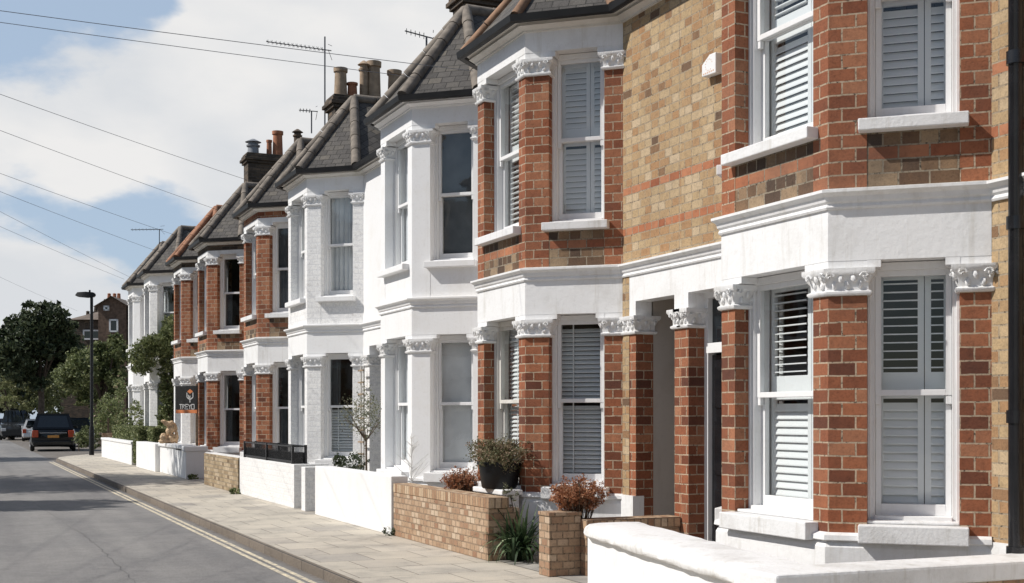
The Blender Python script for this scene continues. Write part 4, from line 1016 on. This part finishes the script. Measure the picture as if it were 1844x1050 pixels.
# ------------------------------------------------------------------ street lamp
pl = pix(165, 820, 51.2); t = thing('street_lamp', 'tall dark street lamp post with a flat wedge lantern facing the road', 'street lamp', (pl.x, pl.y, 0))
m = MB(); m.lathe((pl.x, pl.y, 0), [(0, 0), (.10, 0), (.10, 1.1), (.065, 1.2), (.06, 6.4), (.045, 6.5), (0, 6.52)], 14); m.build('post', 'gutter', t, smooth=True)
dv = Vector((-CY, SY, 0)); m = MB(); Fl = Frame((pl.x+.05, pl.y), t=(-dv.x, -dv.y))
hd = [(-.72, 6.52, .02), (-.60, 6.46, .14), (-.25, 6.43, .17), (.02, 6.45, .12), (.10, 6.5, .06)]; hu = [(-.72, 6.54), (-.55, 6.64), (-.2, 6.66), (.02, 6.64), (.10, 6.58)]
for i in range(4):
    (a, za, wa), (b, zb, wb) = hd[i], hd[i+1]; ua, ub = hu[i][1], hu[i+1][1]
    m.face([Fl.at(a, za, wa), Fl.at(b, zb, wb), Fl.at(b, ub, wb*.8), Fl.at(a, ua, wa*.8)]); m.face([Fl.at(a, za, -wa), Fl.at(b, zb, -wb), Fl.at(b, ub, -wb*.8), Fl.at(a, ua, -wa*.8)])
    m.face([Fl.at(a, ua, wa*.8), Fl.at(b, ub, wb*.8), Fl.at(b, ub, -wb*.8), Fl.at(a, ua, -wa*.8)]); m.face([Fl.at(a, za, wa), Fl.at(b, zb, wb), Fl.at(b, zb, -wb), Fl.at(a, za, -wa)])
m.box(Fl, -.16, -.10, 6.64, 6.74, -.03, .03)
m.build('lantern', 'gutter', t, smooth=True)

# ------------------------------------------------------------------ aerials
def aerial(label, x, ybase, ytop, D, boomlen, up, n, ang, twin=False):
    s = s_at(x, D); k = D/CY/(x+84); zb, zt = 1.6+(749-ybase)*k, 1.6+(749-ytop)*k
    t = thing('tv_aerial', label, 'aerial', (D, s, zb), 'rooftop television aerials')
    m = MB(); m.tube([(D, s, zb), (D-.0, s, zt)], .017, 6); m.build('mast', 'alu', t)
    m = MB(); dr = Vector((-math.sin(R(ang)), math.cos(R(ang)), up)).normalized(); a = Vector((D, s, lerp(zb, zt, .86 if not twin else 1))); 
    m.tube([a-dr*.15, a+dr*boomlen], .012, 5); sd = dr.cross(Vector((0, 0, 1))).normalized()
    for i in range(n):
        p = a+dr*(boomlen*(i+.6)/n); l = .17*(1-.4*i/n); m.tube([p-sd*l, p+sd*l], .006, 4); m.tube([p-Vector((0, 0, .05)), p+Vector((0, 0, .05))], .005, 4)
    for sg in (-1, 1):
        p = a-dr*.12; m.tube([p-sd*.2+Vector((0, 0, .06*sg+.02)), p+sd*.2+Vector((0, 0, .16*sg))], .006, 4)
    m.build('antenna', 'alu', t)
aerial('tallest aerial, a long ribbed boom on a thin mast beside the chimney pots', 585, 235, 66, 7.6, 1.35, .16, 14, 62)
aerial('small rooftop aerial with short stacked bars near the middle chimneys', 561, 240, 200, 7.9, .3, .02, 4, 80, True)
aerial('small aerial just above the roof ridge of the smooth white house', 768, 100, 66, 7.4, .38, .25, 5, 70, True)
aerial('distant aerial over the last white houses at the far end of the terrace', 287, 440, 413, 7.0, 1.1, .0, 8, 60, True)

# ------------------------------------------------------------------ overhead wires, strung from these eaves to the eaves across the street
ends = [(852, 128, 5.66, 'to the smooth white house, upper'), (745, 139, 5.66, 'to the smooth white house, lower'), (450, 326, 5.66, ''), (392, 378, 5.66, ''), (335, 430, 5.66, ''), (290, 455, 5.66, ''), (236, 500, 5.66, ''), (224, 503, 5.66, ''), (140, 560, 9.0, '')]
labs = ['topmost overhead wire, crossing above the tall aerial', 'second overhead wire from the top, passing just below the aerial boom', 'third overhead wire, reaching the eaves of the house with the railing planter', 'fourth overhead wire, reaching the house behind the yellow garden wall', 'fifth overhead wire, reaching the house behind the estate board', 'sixth overhead wire, reaching the ivy house roof', 'upper of the two wires reaching the last white house', 'lower of the two wires reaching the last white house', 'lowest overhead wire, going beyond the terrace to the trees']
lefts = [(0, 8), (0, 30), (0, 157), (0, 222), (0, 300), (0, 332), (0, 368), (0, 395), (0, 485)]
for (x, y, D, _), lab, (lx, ly) in zip(ends, labs, lefts):
    s = s_at(x, D); k = D/CY/(x+84); e = Vector((D, s, 1.6+(749-y)*k))
    if D > 8: e = pix(x, y, 75)
    sl_ = (y-ly)/(x-lx); best = None
    for px in range(-6000, -300, 25):        # where this wire comes level with the eaves opposite
        den = CY*(px-922)/FPX+SY
        if den > -.05: continue
        zc_ = -8.6/den; zz_ = 1.6+(749-(ly+(px-lx)*sl_))/FPX*zc_
        if best is None or abs(zz_-6.3) < abs(best[0]-6.3): best = (zz_, px, zc_)
    a = pix(best[1], ly+(best[1]-lx)*sl_, best[2])
    pts = [a.lerp(e, i/16)-Vector((0, 0, .010*(a-e).length*4*(i/16)*(1-i/16)*.5)) for i in range(17)]
    m = MB(); m.tube(pts, .0040 if D < 8 and x > 600 else .0042, 5); o = m.build('overhead_wire', 'wire'); tag(o, lab, 'wire', 'overhead wires')

# ------------------------------------------------------------------ trees
def tree(label, base, h, crown, n, size, mat, seed, group='trees beyond the terrace', name='broadleaf_tree', tr=.2, clump=.35, shell=.45, stuff=None):
    t = thing(name, label, 'tree', (base[0], base[1], 0), group)
    rd = random.Random(seed); m = MB(); leafcloud(m, crown, n, size, clump, seed=seed, shell=shell); m.build('crown', mat, t)
    m = MB(); b = Vector((base[0], base[1], -.1)); m.tube([b, b+Vector((.1, 0, h*.3)), b+Vector((0, .1, h*.62))], [tr*1.3, tr, tr*.5], 9)
    for c, r in crown[:7]:
        p = b+Vector((0, 0, h*rd.uniform(.28, .5))); e = Vector(c); m.tube([p, p.lerp(e, .5)+Vector((0, 0, .2)), e], [tr*.5, tr*.3, tr*.12], 6)
    m.build('trunk', 'trunk', t); return t
def crown_px(spec, zc):      # (x, y, rx, ry) ellipses in the photo at distance zc -> world ellipsoids
    res = []
    for x, y, rx, ry in spec:
        p = pix(x, y, zc+random.uniform(-1, 1)*2); k = zc/FPX; res.append((tuple(p), (rx*k*.82, rx*k*.82, ry*k*.82)))
        for i in range(6):
            a = random.random()*6.28; f = random.uniform(.75, 1.08); q = pix(x+rx*f*math.cos(a), y-ry*f*math.sin(a)*.95, zc+random.uniform(-.8, .8)*rx*k); r_ = random.uniform(.2, .38)
            res.append((tuple(q), (rx*k*r_, rx*k*r_, ry*k*r_)))
    return res
b = pix(72, 760, 84)
tree('tall dense dark tree, the highest against the sky at the end of the street', b, 9, crown_px([(75, 600, 50, 42), (40, 625, 45, 45), (110, 610, 36, 40), (70, 565, 28, 24), (100, 572, 26, 26), (15, 650, 40, 40), (60, 660, 50, 40), (120, 650, 30, 40), (0, 605, 18, 20), (45, 580, 22, 22), (140, 640, 24, 26), (-10, 640, 36, 40), (30, 600, 26, 24)], 84), 22000, .17, 'leaf_dark', 41)
b = pix(185, 760, 68)
tree('bushy olive green tree between the lamp post and the white house', b, 6, crown_px([(180, 650, 38, 36), (205, 630, 26, 26), (150, 665, 30, 34), (125, 680, 28, 30), (208, 690, 24, 50), (170, 700, 35, 35)], 68), 14000, .11, 'leaf_mid', 43)
b = pix(20, 760, 92)
tree('pale yellow-green bushy tree behind the parked cars at the left edge', b, 5, crown_px([(20, 680, 30, 26), (45, 690, 28, 25), (5, 690, 22, 26), (70, 700, 25, 25), (100, 705, 25, 22), (15, 725, 26, 16), (60, 728, 28, 14), (100, 730, 28, 16)], 88), 8000, .12, 'leaf_pale', 45)
b = pix(195, 790, 56)
plant('flowering_bush', 'tall bush with pale pink flowers beside the last white wall', 'bush', (b.x, b.y, 0), [(tuple(c), r) for c, r in crown_px([(200, 735, 26, 24), (185, 760, 20, 22), (208, 760, 20, 22), (214, 700, 12, 30)], 57)], 7000, .055, 'leaf_flower', [([(b.x, b.y, 0), (b.x, b.y, 1.5)], .05)], seed=51)
b = pix(142, 812, 57)
plant('low_shrub', 'low leafy shrub round the foot of the street lamp', 'shrub', (b.x, b.y, 0), [(tuple(c), r) for c, r in crown_px([(148, 792, 16, 16), (160, 778, 14, 12), (172, 792, 9, 22)], 55)], 3000, .05, 'leaf_mid', [([(b.x, b.y, 0), (b.x, b.y, .5)], .03)], seed=53)
# far mass of greenery that closes the street
m = MB(); leafcloud(m, crown_px([(-60, 690, 70, 60), (30, 705, 60, 50), (120, 705, 60, 45), (200, 700, 60, 50), (-140, 680, 80, 70)], 125), 26000, .26, .3, seed=61, shell=.4)
o = m.build('distant_greenery', 'leaf_dark'); tag(o, 'dark mass of distant greenery closing the end of the street', 'greenery', kind='stuff')
# trees on the opposite pavement; they stand left of the frame and throw the shade across the road
for i, (x, y, h, r) in enumerate(((-6.6, 35.8, 12.6, 4.3), (-7.0, 55.5, 11.0, 2.4), (-6.6, 28.0, 9.2, 1.5))):
    rd = random.Random(70+i); cr_ = [((x+rd.uniform(-.5, .5)*r, y+rd.uniform(-.6, .6)*r, h-r*rd.uniform(.75, 1.3)), (r*.6, r*.62, r*.5)) for _ in range(8)]
    tree(['large', 'middle-sized', 'small'][i]+' street tree on the opposite pavement, left of the view', (x, y), h, cr_, (16000, 9000, 6000)[i], .15, 'leaf_mid', 80+i, 'street trees on the opposite pavement')

# ------------------------------------------------------------------ house behind the trees
bz = 98; hb = pix(180, 760, bz)
t = thing('distant_house', 'brown tiled house with tall chimneys behind the trees', 'house', (hb.x, hb.y, 0))
F = Frame(pix(132, 600, bz).xy, pix(250, 600, bz).xy); k = bz/FPX; Z = lambda y: 1.6+(749-y)*k; U = lambda x: (x-132)*k
m = MB(); m.box(F, -1.0, U(250), 0, Z(575), -9, 0); m.build('wall', 'sooty', t)
m = MB()
a0, a1 = U(124), U(192)
m.face([F.at(a0, Z(576), .3), F.at(a1, Z(576), .3), F.at(a1, Z(540), -4.5), F.at(U(150), Z(552), -4.5)])
m.face([F.at(a0, Z(576), .3), F.at(U(150), Z(552), -4.5), F.at(a0, Z(576), -9.3)]); m.face([F.at(U(150), Z(552), -4.5), F.at(a1, Z(540), -4.5), F.at(a1, Z(576), -9.3), F.at(a0, Z(576), -9.3)])
m.build('roof', 'farslate', t)
m = MB(); g0, g1, gm = U(186), U(236), U(211)   # gabled wing towards us
for w_ in (1.2, -6):
    m.face([F.at(g0, 0, w_), F.at(g1, 0, w_), F.at(g1, Z(552), w_), F.at(gm, Z(538), w_), F.at(g0, Z(552), w_)])
m.face([F.at(g0, 0, 1.2), F.at(g0, Z(552), 1.2), F.at(g0, Z(552), -6), F.at(g0, 0, -6)])
m.build('gable_wing', 'farwall', t)
m = MB(); m.face([F.at(g0-.3, Z(555), 1.5), F.at(gm, Z(536), 1.5), F.at(gm, Z(536), -6), F.at(g0-.3, Z(555), -6)]); m.face([F.at(g1+.3, Z(555), 1.5), F.at(gm, Z(536), 1.5), F.at(gm, Z(536), -6), F.at(g1+.3, Z(555), -6)]); m.build('gable_roof', 'farslate', t)
for (x0, x1, yt, pots) in ((139, 158, 556, (142, 148, 154)), (164, 189, 533, (167, 177, 185)), (123, 132, 566, (127,))):
    m = MB(); m.box(F, U(x0), U(x1), Z(585), Z(yt), -4.6, -3.4); m.box(F, U(x0)-.08, U(x1)+.08, Z(yt+2), Z(yt)+.06, -4.7, -3.3); c = m.build('chimney', 'dirty' if x0 > 160 else 'sooty', t)
    for x in pots:
        m = MB(); q = F.at(U(x), 0, -4); m.lathe((q[0], q[1], Z(yt)), [(0, 0), (.17, 0), (.13, .5), (.16, .55), (.0, .62)], 8); m.build('pot', 'pot_r' if x0 > 160 else 'sooty', c)
for x0, x1, y0, y1, w_ in ((150, 192, 612, 594, .01), (196, 206, 562, 553, 1.21), (206, 222, 600, 577, 1.21)):
    m = MB(); fwid = .12
    m.box(F, U(x0), U(x1), Z(y0), Z(y0)+fwid, w_, w_+.1); m.box(F, U(x0), U(x1), Z(y1)-fwid, Z(y1), w_, w_+.1); m.box(F, U(x0), U(x0)+fwid, Z(y0), Z(y1), w_, w_+.1); m.box(F, U(x1)-fwid, U(x1), Z(y0), Z(y1), w_, w_+.1)
    wn_ = m.build('window', 'wood', t); m = MB(); m.box(F, U(x0)+.1, U(x1)-.1, Z(y0)+.1, Z(y1)-.1, w_+.01, w_+.03); m.build('pane', 'carglass', wn_)

# ------------------------------------------------------------------ cars (local coords: +y is the front, rear at y = 0)
def car(label, loc, rz, L_, Wd, Hh, paint, name='parked_car', cat='car', boxy=.0, plate=True):
    t = thing(name, label, cat, loc, 'cars parked along the kerb', local=True, rz=rz)
    hw = Wd/2; belt = Hh*.60; clr = .22
    rows = [  # y, z_low, z_belt, z_top, half width belt, half width top
        (0.0, .42, belt*.80, belt*.84, hw*.86), (.06, .30, belt*.95, belt*.98, hw*.95), (.30, clr, belt, belt+.02, hw), (L_*.30, clr, belt, belt, hw), (L_*.62, clr, belt*.97, belt*.97, hw), (L_*.78, clr, belt*.93, belt*.93, hw*.99), (L_*.93, clr+.02, belt*.84, belt*.84, hw*.93), (L_, .34, belt*.6, belt*.6, hw*.80)]
    m = MB(); R_ = []
    for y, zl, zb, zt, wd in rows:
        R_.append([(-wd*.9, y, zl), (wd*.9, y, zl), (wd, y, zl+.18), (wd, y, zb*.8), (wd*.93, y, zb), (-wd*.93, y, zb), (-wd, y, zb*.8), (-wd, y, zl+.18)])
    for a, b in zip(R_, R_[1:]):
        for i in range(8): j = (i+1) % 8; m.face([a[i], a[j], b[j], b[i]])
    m.face(R_[0]); m.face(R_[-1][::-1]); m.build('body', paint, t, smooth=True)
    # cabin
    y0, y1, y2, y3 = .10+.02*(1-boxy), .50-.1*boxy, L_*.52, L_*.70
    def ring(y, z, wd): return [(-wd, y, z), (wd, y, z)]
    tw = hw*.70
    m = MB(); base = [(-hw*.92, y0, belt-.02), (hw*.92, y0, belt-.02), (hw*.92, y3, belt*.95), (-hw*.92, y3, belt*.95)]; topq = [(-tw, y1, Hh-.03), (tw, y1, Hh-.03), (tw, y2, Hh-.02), (-tw, y2, Hh-.02)]
    for i in range(4): j = (i+1) % 4; m.face([base[i], base[j], topq[j], topq[i]])
    m.face(topq); m.build('cabin', paint, t)
    def pane(q4, i0, j0, i1, j1, nm):
        a_, b_, c_, d_ = [Vector(v) for v in q4]; P_ = lambda u, v: a_.lerp(b_, u).lerp(d_.lerp(c_, u), v)
        n_ = (b_-a_).cross(d_-a_).normalized()*.012; g_ = MB(); g_.face([P_(i0, j0)+n_, P_(i1, j0)+n_, P_(i1, j1)+n_, P_(i0, j1)+n_]); g_.build(nm, 'carglass', t)
    pane((base[0], base[1], topq[1], topq[0]), .10, .10, .90, .86, 'rear_window'); pane((base[2], base[3], topq[3], topq[2]), .06, .06, .94, .92, 'windscreen')
    for q in ((base[1], base[2], topq[2], topq[1]), (base[3], base[0], topq[0], topq[3])): pane(q, .08, .10, .48, .86, 'side_window'); pane(q, .53, .10, .92, .86, 'side_window')
    m = MB()
    m.prism([(-tw*1.02, y2), (-tw*1.02, y1-.02), (tw*1.02, y1-.02), (tw*1.02, y2)], Hh-.045, Hh)
    m.build('roof', paint, t, smooth=True)
    for sg in (-1, 1):
        for y in (.78, L_-.85):
            m = MB(); 
            cx = sg*(hw-.09); prof = [(0, -.1), (.24, -.1), (.31, -.08), (.33, -.03), (.33, .05), (.30, .1), (.2, .105), (.19, .085), (0, .085)]
            for k in range(len(prof)-1):
                (r0, x0), (r1, x1) = prof[k], prof[k+1]
                for i in range(18):
                    a, b = 2*math.pi*i/18, 2*math.pi*(i+1)/18
                    m.face([(cx+sg*x0, y+r0*math.cos(a), .33+r0*math.sin(a)), (cx+sg*x0, y+r0*math.cos(b), .33+r0*math.sin(b)), (cx+sg*x1, y+r1*math.cos(b), .33+r1*math.sin(b)), (cx+sg*x1, y+r1*math.cos(a), .33+r1*math.sin(a))])
            wh = m.build('wheel', 'tyre', t, smooth=True); m = MB()
            for i in range(5):
                a = 2*math.pi*i/5; m.tube([(cx+sg*.095, y, .33), (cx+sg*.095, y+.18*math.cos(a), .33+.18*math.sin(a))], .025, 4)
            m.tube([(cx+sg*.08, y, .33), (cx+sg*.11, y, .33)], .05, 8); m.build('rim', 'rim', wh)
        m = MB(); m.bx(min(sg*hw*.66, sg*hw*.93), max(sg*hw*.66, sg*hw*.93), -.035, .1, belt*.62, belt*.92); m.build('tail_light', 'taillamp', t, bevel=.02)
        m = MB(); m.bx(min(sg*hw*.5, sg*hw*.82), max(sg*hw*.5, sg*hw*.82), L_-.2, L_+.01, belt*.5, belt*.66); m.build('headlight', 'headlamp', t, bevel=.03)
        m = MB(); m.bx(min(sg*hw*.98, sg*(hw+.16)), max(sg*hw*.98, sg*(hw+.16)), L_*.60, L_*.60+.1, belt-.02, belt+.13); m.build('mirror', paint, t, bevel=.03)
    m = MB(); m.bx(-hw*.9, hw*.9, -.06, .12, .3, .52); m.build('bumper', paint, t, bevel=.04)
    m = MB(); m.bx(-.26, .26, -.068, -.04, belt*.60, belt*.60+.12) if plate == 'mid' else m.bx(-.26, .26, -.03, 0.0, belt*.63, belt*.63+.115); m.build('number_plate', 'plate', t)
    m = MB(); m.bx(-hw*.6, hw*.6, -.022, 0.0, belt*.80, belt*.83); m.build('trim_strip', 'rim', t)
    return t
c = pix(96, 812, 60.3); car('black four-by-four seen from behind with an orange plate, parked nearest at the kerb', (c.x, c.y, -.11), R(-3), 4.7, 2.05, 1.83, 'car_black', boxy=1, plate='mid')
c = pix(140, 800, 69); car('dark blue car parked just ahead of the black four-by-four, mostly hidden by it', (c.x, c.y, -.11), R(-3), 4.3, 1.8, 1.62, 'car_blue')
c = pix(64, 792, 84); car('white car showing its rear corner left of the black four-by-four', (c.x, c.y, -.11), R(-6), 4.2, 1.75, 1.5, 'car_white')
c = pix(38, 790, 88); car('tall dark people carrier facing the camera, left of the white car', (c.x, c.y+4.6, -.11), R(174), 4.7, 1.95, 2.15, 'car_grey', boxy=.8)
c = pix(4, 785, 98); car('dark car cut off by the left edge of the picture', (c.x, c.y+4, -.11), R(174), 4.3, 1.8, 1.5, 'car_black')
